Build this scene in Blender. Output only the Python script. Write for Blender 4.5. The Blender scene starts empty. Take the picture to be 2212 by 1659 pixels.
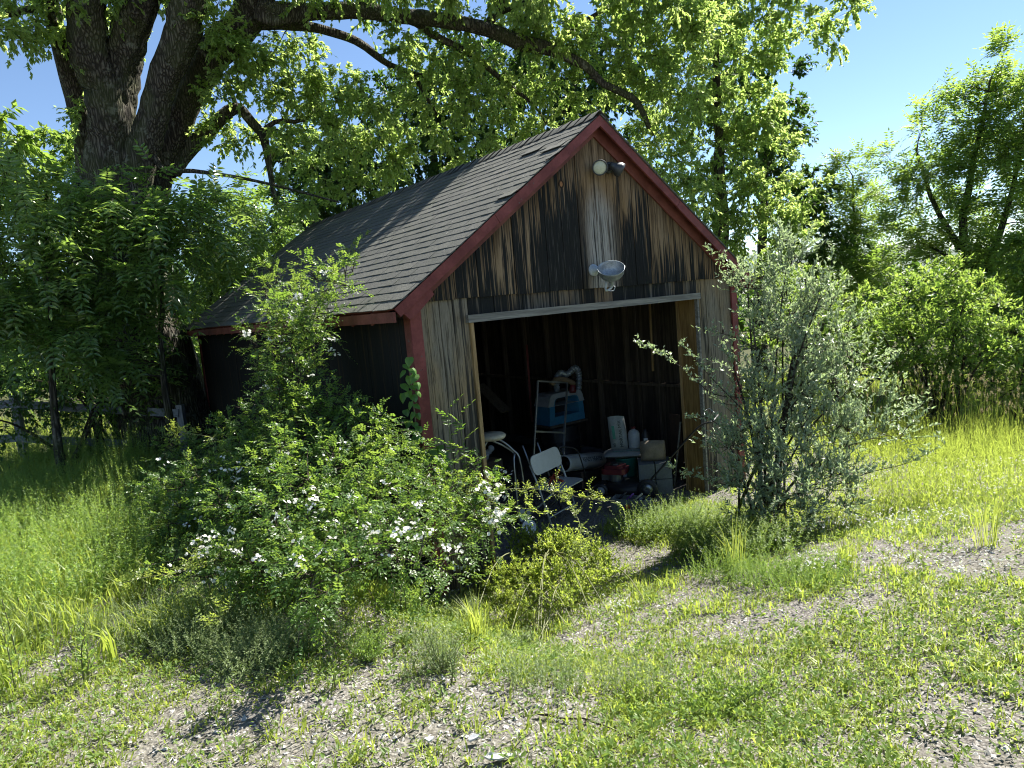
import bpy, math, random
import numpy as np
from mathutils import Matrix, Vector

# ------------------------------------------------------------------ camera, world, sun
scene = bpy.context.scene
COL = scene.collection
R = math.radians
YAW, PITCH, ROLL = .6405, -.1172, -.0884
CAM = np.array([-2.874, -5.225, 2.548])
fw = np.array([math.sin(YAW)*math.cos(PITCH), math.cos(YAW)*math.cos(PITCH), math.sin(PITCH)])
_r = np.cross(fw, [0, 0, 1]); _r /= np.linalg.norm(_r); _u = np.cross(_r, fw)
rt = _r*math.cos(ROLL)+_u*math.sin(ROLL); up = -_r*math.sin(ROLL)+_u*math.cos(ROLL)
cam = bpy.data.cameras.new('camera'); camo = bpy.data.objects.new('camera', cam); COL.objects.link(camo)
M = Matrix.Identity(4)
for i in range(3):
    M[i][0], M[i][1], M[i][2], M[i][3] = rt[i], up[i], -fw[i], CAM[i]
camo.matrix_world = M
cam.sensor_width = 36; cam.lens = 24.0; cam.clip_end = 4000; cam.clip_start = .05
scene.camera = camo
SUN_AZ, SUN_EL = R(3), R(49.5)       # azimuth from +X towards +Y
sv = Vector((math.cos(SUN_EL)*math.cos(SUN_AZ), math.cos(SUN_EL)*math.sin(SUN_AZ), math.sin(SUN_EL)))
w = bpy.data.worlds.new('World'); scene.world = w; w.use_nodes = True
nt = w.node_tree; bg = nt.nodes['Background']
sky = nt.nodes.new('ShaderNodeTexSky'); sky.sky_type = 'NISHITA'; sky.sun_disc = False
sky.sun_elevation = SUN_EL; sky.sun_rotation = R(90)-SUN_AZ
sky.air_density = 1.0; sky.dust_density = .0; sky.ozone_density = 2.6; sky.altitude = 1500
nt.links.new(sky.outputs[0], bg.inputs[0]); bg.inputs[1].default_value = .06
sl = bpy.data.lights.new('sun', 'SUN'); sl.energy = 5.0; sl.angle = R(.53); sl.color = (1, .95, .86)
so = bpy.data.objects.new('sun', sl); COL.objects.link(so)
so.rotation_euler = (-sv).to_track_quat('-Z', 'Y').to_euler(); so.location = (20, 5, 25)
scene.view_settings.view_transform = 'Standard'; scene.view_settings.look = 'None'
scene.view_settings.gamma = 1; scene.view_settings.use_curve_mapping = False
scene.view_settings.exposure = 1.72
cy = scene.cycles
cy.max_bounces = 7; cy.diffuse_bounces = 4; cy.glossy_bounces = 2; cy.transmission_bounces = 4
cy.transparent_max_bounces = 8; cy.caustics_reflective = False; cy.caustics_refractive = False
cy.filter_width = 1.1; cy.use_denoising = True; cy.sample_clamp_indirect = 4
try:
    cy.denoiser = 'OPENIMAGEDENOISE'; cy.denoising_input_passes = 'RGB_ALBEDO_NORMAL'; cy.denoising_prefilter = 'ACCURATE'
except Exception: pass

rng = np.random.default_rng(7)
random.seed(5)

# ------------------------------------------------------------------ pixel -> place helpers (pixels of a 2212 wide view)
FP = 24/36*2212
def ray(px, py):
    d = fw + rt*(px-1106)/FP - up*(py-829.5)/FP
    return d/np.linalg.norm(d)
def Y(px, py, y):
    d = ray(px, py); return CAM+d*(y-CAM[1])/d[1]
def X(px, py, x):
    d = ray(px, py); return CAM+d*(x-CAM[0])/d[0]
def Z(px, py, z=0):
    d = ray(px, py); return CAM+d*(z-CAM[2])/d[2]
def D(px, py, dist):
    return CAM+ray(px, py)*dist

def sstep(t): t = np.clip(t, 0, 1); return t*t*(3-2*t)
_lat = np.random.default_rng(3).random((256, 256))
def vnoise(x, y):
    x = np.asarray(x, float); y = np.asarray(y, float)
    xi = np.floor(x).astype(int); yi = np.floor(y).astype(int); fx = sstep(x-xi); fy = sstep(y-yi)
    g = lambda a, b: _lat[a % 256, b % 256]
    return (g(xi, yi)*(1-fx)+g(xi+1, yi)*fx)*(1-fy)+(g(xi, yi+1)*(1-fx)+g(xi+1, yi+1)*fx)*fy
def fbm(x, y, o=4):
    s = 0; a = .5
    for k in range(o):
        s = s+a*vnoise(np.asarray(x)*2**k+17*k, np.asarray(y)*2**k+31*k); a *= .5
    return s/(1-.5**o)
BW, BL = 4.62, 7.62                    # barn width and depth
def ground_z(x, y):
    x = np.asarray(x, float); y = np.asarray(y, float)
    gl = .68*sstep((-x-.05)/1.3)*sstep((y+4)/4+.3)
    gf = .78*sstep((-y-.25)/4.6)*sstep(1-(x-1)/9)
    z = 1-(1-gl)*(1-gf); z = np.minimum(z, 1.0)
    z = z - .03*np.clip(x-4.5, 0, 60) - .012*np.clip(y-8, 0, 200)*(x > 0)
    out = np.maximum(np.maximum(-x, x-BW), np.maximum(-y, y-BL))
    k = sstep(out/1.2)
    z = z + k*(.09*(fbm(x*.5, y*.5, 2)-.5)+.035*(fbm(x*2.2, y*2.2, 3)-.5))
    return np.where(out < 0, 0.0, z)

# ------------------------------------------------------------------ mesh buffer
class Buf:
    def __init__(s): s.v = []; s.f = []; s.t = []; s.n = 0
    def add(s, v, f, t=None):
        v = np.asarray(v, float).reshape(-1, 3); f = np.asarray(f, int)
        if len(f) == 0: return s
        s.v.append(v); s.f.append(f+s.n); s.n += len(v)
        s.t.append(np.full(len(f), .5) if t is None else np.broadcast_to(np.asarray(t, float), (len(f),)))
        return s
    def poly(s, v, faces, t=None):     # mixed faces
        base = s.n; v = np.asarray(v, float).reshape(-1, 3); s.v.append(v); s.n += len(v)
        by = {}
        for f in faces: by.setdefault(len(f), []).append(f)
        for k, fs in by.items():
            s.f.append(np.array(fs, int)+base); s.t.append(np.full(len(fs), .5 if t is None else t))
        return s
    def mesh(s, name, off=(0, 0, 0), smooth=False, m=None):
        me = bpy.data.meshes.new(name)
        v = np.concatenate(s.v)-np.asarray(off, float)
        lt = np.concatenate([np.full(len(f), f.shape[1]) for f in s.f])
        lv = np.concatenate([f.ravel() for f in s.f])
        me.vertices.add(len(v)); me.vertices.foreach_set('co', v.ravel())
        me.loops.add(len(lv)); me.loops.foreach_set('vertex_index', lv)
        me.polygons.add(len(lt)); me.polygons.foreach_set('loop_start', np.concatenate([[0], np.cumsum(lt)[:-1]]))
        me.polygons.foreach_set('use_smooth', np.full(len(lt), smooth))
        a = me.attributes.new('tint', 'FLOAT', 'FACE'); a.data.foreach_set('value', np.concatenate(s.t))
        me.update(calc_edges=True)
        if m: me.materials.append(m)
        return me

def thing(name, label=None, cat=None, loc=(0, 0, 0), group=None, kind=None):
    o = bpy.data.objects.new(name, None); COL.objects.link(o); o.location = tuple(float(c) for c in loc); o.empty_display_size = .2
    return tag(o, label, cat, group, kind)
def tag(o, label=None, cat=None, group=None, kind=None):
    for k, v in (('label', label), ('category', cat), ('group', group), ('kind', kind)):
        if v: o[k] = v
    return o
def obj(name, buf, m, parent=None, smooth=False, kind=None, label=None):
    off = (0, 0, 0)
    if parent is not None:
        p = parent; off = np.zeros(3)
        while p is not None: off = off+np.array(p.location); p = p.parent
    o = bpy.data.objects.new(name, buf.mesh(name, off, smooth, m)); COL.objects.link(o)
    if parent is not None: o.parent = parent
    return tag(o, label, None, None, kind)
def solo(name, buf, m, label, cat, group=None, kind=None, smooth=False):
    return tag(obj(name, buf, m, None, smooth), label, cat, group, kind)

# shapes ------------------------------------------------------------
BF = [(0, 3, 2, 1), (4, 5, 6, 7), (0, 1, 5, 4), (1, 2, 6, 5), (2, 3, 7, 6), (3, 0, 4, 7)]
def box(b, x0, x1, y0, y1, z0, z1):
    v = [(x0, y0, z0), (x1, y0, z0), (x1, y1, z0), (x0, y1, z0), (x0, y0, z1), (x1, y0, z1), (x1, y1, z1), (x0, y1, z1)]
    return b.poly(v, BF)
def obox(b, c, ax, ay, az, hx, hy, hz):
    c, ax, ay, az = map(lambda q: np.asarray(q, float), (c, ax, ay, az))
    v = [c+sx*hx*ax+sy*hy*ay+sz*hz*az for sx, sy, sz in ((-1, -1, -1), (1, -1, -1), (1, 1, -1), (-1, 1, -1), (-1, -1, 1), (1, -1, 1), (1, 1, 1), (-1, 1, 1))]
    return b.poly(v, BF)
def unit(v): v = np.asarray(v, float); return v/(np.linalg.norm(v)+1e-12)
def bar(b, p, q, wd, th, upv=(0, 0, 1)):
    p = np.asarray(p, float); q = np.asarray(q, float); d = unit(q-p); s = unit(np.cross(d, upv)); n = np.cross(s, d)
    return obox(b, (p+q)/2, d, s, n, np.linalg.norm(q-p)/2, wd/2, th/2)
def prism(b, outline, n, t):           # planar outline (k,3), extruded by n*t
    o = np.asarray(outline, float); k = len(o); v = np.concatenate([o, o+np.asarray(n, float)*t])
    fs = [tuple(range(k))[::-1], tuple(range(k, 2*k))]+[(i, (i+1) % k, k+(i+1) % k, k+i) for i in range(k)]
    return b.poly(v, fs)
def smooth_path(pts, n):
    pts = np.asarray(pts, float)
    if len(pts) < 3: 
        t = np.linspace(0, 1, n)[:, None]; return pts[0]*(1-t)+pts[-1]*t
    P = np.vstack([2*pts[0]-pts[1], pts, 2*pts[-1]-pts[-2]]); out = []
    u = np.linspace(0, len(pts)-1, n)
    for x in u:
        i = min(int(x), len(pts)-2); t = x-i; a, b_, c, d = P[i:i+4]
        out.append(.5*((2*b_)+(-a+c)*t+(2*a-5*b_+4*c-d)*t*t+(-a+3*b_-3*c+d)*t**3))
    return np.array(out)
def tube(b, pts, rad, k=8, cap=True, rough=0, t=None, closed=False):
    pts = np.asarray(pts, float); n = len(pts); rad = np.broadcast_to(np.asarray(rad, float), (n,))
    tg = np.gradient(pts, axis=0); tg /= np.linalg.norm(tg, axis=1)[:, None]+1e-12
    s = np.cross(tg[0], [0, 0, 1.]); s = np.cross(tg[0], [1., 0, 0]) if np.linalg.norm(s) < .1 else s
    s = unit(s); S = []
    for i in range(n):
        s = unit(s-tg[i]*np.dot(s, tg[i])); S.append(s)
    S = np.array(S); T = np.cross(tg, S); a = np.arange(k)*2*np.pi/k
    rr = rad[:, None]*np.ones(k)
    if rough:
        L = np.concatenate([[0], np.cumsum(np.linalg.norm(np.diff(pts, axis=0), axis=1))])
        AA, LL = np.meshgrid(a, L); c = 40*rad.max()
        nn = vnoise(np.cos(AA)*c+50, LL*1.6+np.sin(AA)*c*1.0)
        n2 = vnoise(np.cos(AA)*2+9, LL*1.2+np.sin(AA)*2)
        rr = rr*(1+rough*(nn-.5)*2+rough*1.2*(n2-.5))
    v = pts[:, None]+rr[..., None]*(np.cos(a)[None, :, None]*S[:, None]+np.sin(a)[None, :, None]*T[:, None])
    i = np.arange(n-1)[:, None]*k; j = np.arange(k)[None]; j2 = (j+1) % k
    f = np.stack([i+j, i+j2, i+k+j2, i+k+j], -1).reshape(-1, 4)
    base = b.n; b.add(v, f, t)
    if cap and k > 3:
        b.f.append(np.array([list(range(k))[::-1], list(range((n-1)*k, n*k))])+base); b.t.append(np.full(2, .5))
    return b
def lathe(b, prof, c, axis=(0, 0, 1), k=20, t=None):
    c = np.asarray(c, float); axis = unit(axis); s = unit(np.cross(axis, [0, 0, 1.]) if abs(axis[2]) < .9 else np.cross(axis, [1., 0, 0])); u = np.cross(axis, s)
    a = np.arange(k)*2*np.pi/k; n = len(prof)
    v = [c+axis*h+r*(math.cos(x)*s+math.sin(x)*u) for r, h in prof for x in a]
    f = [(i*k+j, i*k+(j+1) % k, (i+1)*k+(j+1) % k, (i+1)*k+j) for i in range(n-1) for j in range(k)]
    return b.add(v, f, t)

# ------------------------------------------------------------------ materials
class NT:
    def __init__(s, name):
        s.m = bpy.data.materials.new(name); s.m.use_nodes = True; s.t = s.m.node_tree; s.b = s.t.nodes['Principled BSDF']; s.out = s.t.nodes['Material Output']
        s._p = None
    def n(s, kind, **kw):
        x = s.t.nodes.new('ShaderNode'+kind)
        for k, v in kw.items(): setattr(x, k, v)
        return x
    def put(s, sock, v):
        if isinstance(v, bpy.types.NodeSocket): s.t.links.new(v, sock)
        elif isinstance(v, (tuple, list)): sock.default_value = tuple(v)+((1,) if len(v) == 3 and len(sock.default_value) == 4 else ())
        else: sock.default_value = v
    def pos(s):
        if not s._p: s._p = s.n('NewGeometry').outputs['Position']
        return s._p
    def vm(s, v, sc, add=(0, 0, 0)):
        x = s.n('Mapping'); s.put(x.inputs['Vector'], v); x.inputs['Scale'].default_value = sc; x.inputs['Location'].default_value = add; return x.outputs[0]
    def noise(s, v, sc, det=3, rough=.55, dist=0):
        x = s.n('TexNoise'); s.put(x.inputs['Vector'], v); x.inputs['Scale'].default_value = sc; x.inputs['Detail'].default_value = det
        x.inputs['Roughness'].default_value = rough; x.inputs['Distortion'].default_value = dist; return x.outputs['Fac']
    def vor(s, v, sc, feature='F1', rnd=1):
        x = s.n('TexVoronoi', feature=feature); s.put(x.inputs['Vector'], v); x.inputs['Scale'].default_value = sc; x.inputs['Randomness'].default_value = rnd; return x
    def math(s, op, a, b=0, c=0, clamp=False):
        x = s.n('Math', operation=op, use_clamp=clamp)
        for i, v in enumerate((a, b, c)): s.put(x.inputs[i], v)
        return x.outputs[0]
    def step(s, v, a, b, lo=0, hi=1):
        x = s.n('MapRange', interpolation_type='SMOOTHSTEP'); s.put(x.inputs[0], v)
        for i, q in enumerate((a, b, lo, hi)): s.put(x.inputs[i+1], q)
        return x.outputs[0]
    def mix(s, f, a, b, bt='MIX'):
        x = s.n('Mix', data_type='RGBA', blend_type=bt); s.put(x.inputs[0], f); s.put(x.inputs[6], a); s.put(x.inputs[7], b); return x.outputs[2]
    def attr(s, name='tint'):
        x = s.n('Attribute', attribute_name=name); return x.outputs['Fac']
    def rnd(s): return s.n('ObjectInfo').outputs['Random']
    def bump(s, h, st=.5, d=.01):
        x = s.n('Bump'); s.put(x.inputs['Height'], h); x.inputs['Strength'].default_value = st; x.inputs['Distance'].default_value = d
        s.t.links.new(x.outputs[0], s.b.inputs['Normal']); return x.outputs[0]
    def fin(s, col=None, rough=None, metal=None, spec=None):
        if col is not None: s.put(s.b.inputs['Base Color'], col)
        if rough is not None: s.put(s.b.inputs['Roughness'], rough)
        if metal is not None: s.put(s.b.inputs['Metallic'], metal)
        if spec is not None: s.put(s.b.inputs['Specular IOR Level'], spec)
        return s.m

def leaf_mat(name, a, b, ta, tb, rough=.45, spec=.5, tr=.45):
    s = NT(name); f = s.attr(); c = s.mix(f, a, b); s.fin(c, rough, spec=spec)
    t = s.n('BsdfTranslucent'); s.put(t.inputs[0], s.mix(f, ta, tb))
    mx = s.n('MixShader'); mx.inputs[0].default_value = tr
    s.t.links.new(s.b.outputs[0], mx.inputs[1]); s.t.links.new(t.outputs[0], mx.inputs[2]); s.t.links.new(mx.outputs[0], s.out.inputs[0])
    return s.m
def plain(name, c, rough=.6, metal=0, var=.25, sc=6, spec=.5, bump=0):
    s = NT(name); n = s.noise(s.pos(), sc, 4, .6); n2 = s.noise(s.pos(), sc*9, 3, .6)
    k = s.math('ADD', s.math('MULTIPLY', n, .6), s.math('MULTIPLY', n2, .4)); k = s.step(k, .3, .7)
    dk = tuple(x*(1-var) for x in c); lt = tuple(min(1, x*(1+var*.6)) for x in c)
    if bump: s.bump(n2, bump, .004)
    return s.fin(s.mix(k, dk, lt), s.step(n, .3, .7, rough*.85, min(1, rough*1.15)), metal, spec)

MT = {}
MT['maple'] = leaf_mat('maple_leaf', (.11, .19, .045), (.18, .24, .07), (.44, .64, .13), (.66, .80, .24), .45, .45, .52)
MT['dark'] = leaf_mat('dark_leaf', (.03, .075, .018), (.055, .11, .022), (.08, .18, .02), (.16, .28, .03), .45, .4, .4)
MT['mid'] = leaf_mat('mid_leaf', (.07, .14, .028), (.11, .18, .036), (.28, .46, .06), (.42, .56, .09), .45, .4, .45)
MT['ash'] = leaf_mat('ash_leaf', (.07, .14, .035), (.12, .19, .05), (.28, .48, .06), (.44, .62, .12), .3, .75, .42)
MT['silver'] = leaf_mat('silver_leaf', (.19, .25, .15), (.32, .37, .27), (.34, .48, .18), (.5, .62, .30), .33, .8, .38)
MT['rose'] = leaf_mat('rose_leaf', (.04, .095, .022), (.08, .145, .03), (.20, .38, .04), (.40, .54, .08), .4, .5, .42)
MT['olive'] = leaf_mat('olive_leaf', (.08, .15, .03), (.13, .20, .045), (.34, .54, .07), (.5, .66, .12), .45, .45, .45)
MT['yellow'] = leaf_mat('yellow_leaf', (.12, .19, .03), (.21, .26, .05), (.42, .60, .06), (.66, .74, .13), .5, .4, .45)
MT['grass'] = leaf_mat('grass_blade', (.12, .18, .03), (.20, .235, .05), (.46, .60, .07), (.64, .74, .13), .45, .4, .42)
MT['weed'] = leaf_mat('weed_leaf', (.08, .15, .03), (.13, .19, .045), (.32, .50, .05), (.48, .60, .10), .5, .4, .42)
MT['sedge'] = leaf_mat('pale_weed_leaf', (.10, .15, .06), (.17, .22, .09), (.2, .3, .08), (.34, .42, .12), .5, .4, .35)
MT['vine'] = leaf_mat('vine_leaf', (.06, .15, .02), (.09, .19, .03), (.18, .36, .03), (.26, .44, .04), .4, .5, .42)
MT['petal'] = leaf_mat('petal', (.8, .8, .76), (.86, .85, .8), (.7, .7, .65), (.8, .8, .74), .6, .2, .3)
MT['seed'] = leaf_mat('seed_head', (.32, .27, .15), (.45, .38, .22), (.4, .34, .18), (.5, .42, .24), .7, .2, .3)
MT['straw'] = plain('dead_straw', (.30, .25, .19), .9, var=.5, sc=14, spec=.15)
def bark(name, a, b, moss=.0, sc=1):
    s = NT(name); v = s.vm(s.pos(), (9*sc, 9*sc, 1.8*sc)); n = s.noise(v, 3, 6, .7, .6); vo = s.vor(s.vm(s.pos(), (16*sc, 16*sc, 1.5*sc)), 1.6, 'DISTANCE_TO_EDGE').outputs[0]
    cr = s.step(vo, 0, .3); h = s.math('ADD', s.math('MULTIPLY', cr, .6), s.math('MULTIPLY', n, .6)); s.bump(h, .9, .03)
    c = s.mix(s.step(n, .3, .7), a, b); c = s.mix(cr, tuple(x*.35 for x in a), c)
    li = s.step(s.noise(s.pos(), 5, 5, .7), .56, .66); c = s.mix(s.math('MULTIPLY', li, .5), c, (.26, .27, .22))
    if moss: c = s.mix(s.math('MULTIPLY', s.step(s.noise(s.pos(), 2, 4), .4, .6), moss), c, (.06, .08, .02))
    return s.fin(c, .92, spec=.2)
MT['bark'] = bark('maple_bark', (.065, .058, .046), (.15, .135, .11), .35)
MT['twig'] = bark('twig_bark', (.09, .07, .05), (.15, .125, .10), 0, 3)
MT['cane'] = plain('green_cane', (.12, .13, .05), .6, var=.4)
def red_mat(name, c):
    s = NT(name); p = s.pos(); n = s.noise(p, 4, 5, .65); f = s.noise(p, 45, 4, .7); ch = s.noise(p, 22, 5, .75)
    k = s.mix(s.step(n, .3, .7), tuple(x*.68 for x in c), tuple(min(1, x*1.25+.012) for x in c)); k = s.mix(s.step(f, .45, .7, 0, .35), k, tuple(x*.5 for x in c))
    k = s.mix(s.step(ch, .64, .68), k, (.11, .085, .07)); k = s.mix(s.step(s.vor(p, 11).outputs['Distance'], .035, .05, 1, 0), k, (.03, .012, .01)); s.bump(s.math('ADD', f, s.math('MULTIPLY', ch, .6)), .5, .004)
    return s.fin(k, .7, spec=.3)
MT['red'] = red_mat('weathered_red_paint', (.17, .038, .032)); MT['redeave'] = red_mat('brown_red_paint', (.15, .042, .028))

def plank_mat(name, zone):
    s = NT(name); p = s.pos(); sep = s.n('SeparateXYZ'); s.put(sep.inputs[0], p); x, y, z = sep.outputs
    hx = x if zone in ('gable', 'strip', 'side') else y
    r = s.rnd(); off = s.n('CombineXYZ'); s.put(off.inputs[0], s.math('MULTIPLY', r, 37.)); s.put(off.inputs[2], s.math('MULTIPLY', r, 91.))
    va = s.n('VectorMath', operation='ADD'); s.put(va.inputs[0], p); s.put(va.inputs[1], off.outputs[0]); q = va.outputs[0]
    grain = s.noise(s.vm(q, (75, 75, 1.6)), 1, 5, .65, .3); fine = s.noise(s.vm(q, (260, 260, 5)), 1, 3, .6)
    streak = s.noise(s.vm(q, (17, 17, .75)), 1, 4, .6, .2); s2 = s.noise(s.vm(p, (32, 32, .9)), 1, 3, .6)
    blotch = s.noise(s.vm(p, (2.0, 2.0, .9)), 1, 3, .6)
    tan = s.mix(s.step(blotch, .35, .65), (.22, .14, .068), (.28, .20, .12)); grey = (.18, .168, .142); blk = (.013, .016, .017); brown = (.10, .06, .03)
    if zone == 'gable':
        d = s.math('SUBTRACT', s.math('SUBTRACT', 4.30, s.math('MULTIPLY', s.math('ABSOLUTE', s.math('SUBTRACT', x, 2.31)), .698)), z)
        big = s.noise(s.vm(p, (1.7, 1.7, .55), (3.1, 0, 1.7)), 1, 2, .5); r = s.math('ADD', .5, s.math('MULTIPLY', s.math('SUBTRACT', r, .5), .6))
        k = s.math('ADD', d, s.math('ADD', s.math('MULTIPLY', s.math('SUBTRACT', streak, .5), 1.5), s.math('MULTIPLY', s.math('SUBTRACT', s2, .5), 2.6)))
        s3 = s.noise(s.vm(q, (64, 64, 1.3)), 1, 3, .6); k = s.math('ADD', k, s.math('MULTIPLY', s.math('SUBTRACT', s3, .5), 2.2))
        k = s.math('ADD', k, s.math('ADD', s.math('MULTIPLY', s.math('SUBTRACT', r, .5), .85), s.math('MULTIPLY', s.math('SUBTRACT', big, .5), 1.6)))
        dark = s.step(k, .22, .50)
        cw = s.step(s.math('ABSOLUTE', s.math('SUBTRACT', x, 2.33)), .10, .34, 1, 0)   # pale run down the middle boards
        dark = s.math('MULTIPLY', dark, s.math('SUBTRACT', 1, s.math('MULTIPLY', cw, s.step(s2, .38, .50))))
        c = s.mix(s.math('MULTIPLY', cw, s.step(d, .5, .9)), tan, (.34, .32, .28))
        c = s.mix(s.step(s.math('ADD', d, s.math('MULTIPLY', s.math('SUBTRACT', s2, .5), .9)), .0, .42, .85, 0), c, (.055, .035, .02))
        c = s.mix(s.step(s.noise(s.vm(q, (50, 50, 2.2)), 1, 4, .7), .50, .62, 0, .75), c, (.07, .045, .026))
        c = s.mix(s.math('MULTIPLY', dark, .97), c, blk)
        c = s.mix(s.math('MULTIPLY', s.step(s.noise(s.vm(q, (90, 90, 2.5)), 1, 3, .7), .58, .68), s.step(dark, .5, 1, 0, .55)), c, (.13, .125, .11))
    elif zone == 'strip':
        dark = s.step(s.math('ADD', s.math('ADD', s.math('MULTIPLY', streak, .45), s.math('MULTIPLY', s.noise(s.vm(q, (50, 50, 1.4)), 1, 3, .6), .5)), s.math('MULTIPLY', s.math('SUBTRACT', r, .5), .16)), .36, .50, .25, .97)
        c = s.mix(s.step(blotch, .4, .6), grey, tan); c = s.mix(dark, c, blk)
    elif zone == 'side':
        tone = s.step(s.math('ABSOLUTE', s.math('SUBTRACT', x, 2.2)), 1.5, 2.3, .62, .12)
        tone = s.math('ADD', tone, s.math('MULTIPLY', s.math('SUBTRACT', 1.6, z), .14))
        dark = s.step(s.math('ADD', s.math('MULTIPLY', streak, .55), s.math('MULTIPLY', s2, .45)), s.math('SUBTRACT', .62, s.math('MULTIPLY', tone, .3)), s.math('SUBTRACT', .68, s.math('MULTIPLY', tone, .26)))
        c = s.mix(s.step(blotch, .35, .6), (.27, .20, .115), (.22, .195, .15)); c = s.mix(s.math('MULTIPLY', dark, .93), c, (.03, .031, .03)); c = s.mix(s.step(s.noise(s.vm(q, (60, 60, 3)), 1, 4, .75), .50, .6, 0, .7), c, (.06, .05, .035))
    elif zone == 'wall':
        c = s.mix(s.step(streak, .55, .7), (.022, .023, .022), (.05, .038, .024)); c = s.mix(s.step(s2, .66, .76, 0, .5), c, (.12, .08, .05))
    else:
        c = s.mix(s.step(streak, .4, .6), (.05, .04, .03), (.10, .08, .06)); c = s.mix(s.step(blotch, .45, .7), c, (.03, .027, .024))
    c = s.mix(s.step(grain, .25, .5, .65, 0), c, (.01, .01, .009)); c = s.mix(s.step(fine, .3, .6, .3, 0), c, (.02, .018, .015))
    if zone in ('strip', 'side', 'gable'):
        vo = s.vor(s.vm(q, (2.6, 2.6, 1.9)), 1.0); kd = vo.outputs['Distance']
        c = s.mix(s.step(kd, .075, .10, 1, 0), c, (.03, .022, .016)); c = s.mix(s.step(kd, .045, .06, 1, 0), c, (.30, .15, .07))
    s.bump(s.math('ADD', grain, s.math('MULTIPLY', fine, .4)), .8, .008)
    return s.fin(c, .95, spec=.06)
for zn in ('gable', 'strip', 'side', 'wall', 'inner'): MT[zn] = plank_mat('weathered_plank_'+zn, zn)
def wood(name, a, b, rough=.7, ax='z'):
    s = NT(name); sc = {'z': (30, 30, 1.5), 'x': (1.5, 30, 30), 'y': (30, 1.5, 30)}[ax]
    n = s.noise(s.vm(s.pos(), sc), 1, 4, .6, .8); f = s.noise(s.vm(s.pos(), tuple(q*4 for q in sc)), 1, 3)
    s.bump(f, .4, .003); c = s.mix(s.step(n, .35, .62), a, b); return s.fin(s.mix(s.step(f, .3, .55, .35, 0), c, tuple(x*.4 for x in a)), rough, spec=.25)
MT['jamb'] = wood('bare_pine', (.20, .125, .05), (.34, .23, .11))
MT['jambdark'] = wood('stained_pine', (.13, .075, .025), (.24, .15, .055))
MT['greywood'] = wood('grey_board', (.13, .125, .11), (.24, .23, .20), ax='x')
MT['greypost'] = wood('grey_post', (.15, .16, .17), (.26, .27, .28))
MT['greyrail'] = wood('grey_rail', (.13, .15, .17), (.24, .26, .28), ax='x')
MT['stud'] = wood('old_stud', (.06, .048, .035), (.12, .095, .07))
def shingle_mat():
    s = NT('asphalt_shingle'); g = s.noise(s.pos(), 70, 5, .8); g2 = s.noise(s.pos(), 420, 2, .6); b = s.noise(s.pos(), 1.1, 4, .6); r = s.rnd()
    c = s.mix(s.step(g, .35, .65), (.045, .047, .042), (.165, .165, .145)); c = s.mix(s.step(g2, .62, .70), c, (.40, .38, .36))
    c = s.mix(s.step(b, .35, .65, 0, .45), c, (.07, .075, .062)); c = s.mix(s.step(r, 0, 1, 0, .35), c, (.045, .05, .05), 'MIX')
    c = s.mix(s.math('MULTIPLY', s.step(s.noise(s.pos(), 3.5, 4, .7), .58, .68), .35), c, (.08, .09, .05))
    s.bump(g, .6, .004); return s.fin(c, .9, spec=.25)
MT['shingle'] = shingle_mat()
def ground_mat():
    s = NT('gravelly_soil'); p = s.pos(); big = s.noise(p, .9, 5, .6); v = s.vor(p, 55); n = s.noise(p, 30, 5, .7); v2 = s.vor(p, 140)
    soil = s.mix(s.step(n, .35, .65), (.11, .105, .085), (.25, .24, .215)); st = s.mix(s.step(v.outputs['Distance'], .1, .5), (.36, .35, .34), (.16, .15, .14))
    c = s.mix(s.step(big, .42, .58), soil, st); c = s.mix(s.step(v2.outputs['Distance'], .2, .5, 0, .35), c, (.05, .04, .03))
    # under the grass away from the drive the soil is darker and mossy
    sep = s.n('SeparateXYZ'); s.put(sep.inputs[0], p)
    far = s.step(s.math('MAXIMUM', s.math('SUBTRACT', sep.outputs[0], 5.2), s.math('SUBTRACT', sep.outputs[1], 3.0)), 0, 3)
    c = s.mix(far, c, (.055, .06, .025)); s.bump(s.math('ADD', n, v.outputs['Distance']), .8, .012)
    return s.fin(c, .95, spec=.15)
MT['ground'] = ground_mat()
MT['gravel'] = plain('gravel_stone', (.30, .29, .275), .9, var=.55, sc=22, spec=.25)

# ------------------------------------------------------------------ ground, far hills
def grid(xs, ys, zf):
    b = Buf(); Xg, Yg = np.meshgrid(xs, ys); Zg = zf(Xg, Yg); n = len(xs); m = len(ys)
    v = np.stack([Xg, Yg, Zg], -1).reshape(-1, 3); i = np.arange(m-1)[:, None]*n; j = np.arange(n-1)[None]
    return b.add(v, np.stack([i+j, i+j+1, i+n+j+1, i+n+j], -1).reshape(-1, 4))
def axis_pts(lo, hi, a, b_, st, far):
    l = -np.geomspace(-(a-st) if a < 0 else 1, 1, 1)
    inner = np.arange(a, b_+1e-6, st)
    left = a-np.cumsum(np.geomspace(st*1.3, (a-lo)*.33, 18)); left = left[left > lo]
    right = b_+np.cumsum(np.geomspace(st*1.3, (hi-b_)*.33, 18)); right = right[right < hi]
    return np.concatenate([[lo], left[::-1], inner, right, [hi]])
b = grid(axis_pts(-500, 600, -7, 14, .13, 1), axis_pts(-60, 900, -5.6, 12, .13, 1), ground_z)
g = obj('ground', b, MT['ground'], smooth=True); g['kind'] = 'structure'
def hill_z(x, y): return ground_z(x*0+9, y*0)*0-6+62*np.exp(-((y-640)/150)**2)*(.55+.5*fbm(x/260+7, y/400+3, 4))+0*x
b = grid(np.linspace(-900, 1500, 90), np.linspace(330, 950, 40), hill_z)
g = obj('far_hills', b, plain('far_woodland', (.05, .085, .06), .95, var=.4, sc=.02), smooth=True); g['kind'] = 'structure'

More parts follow.
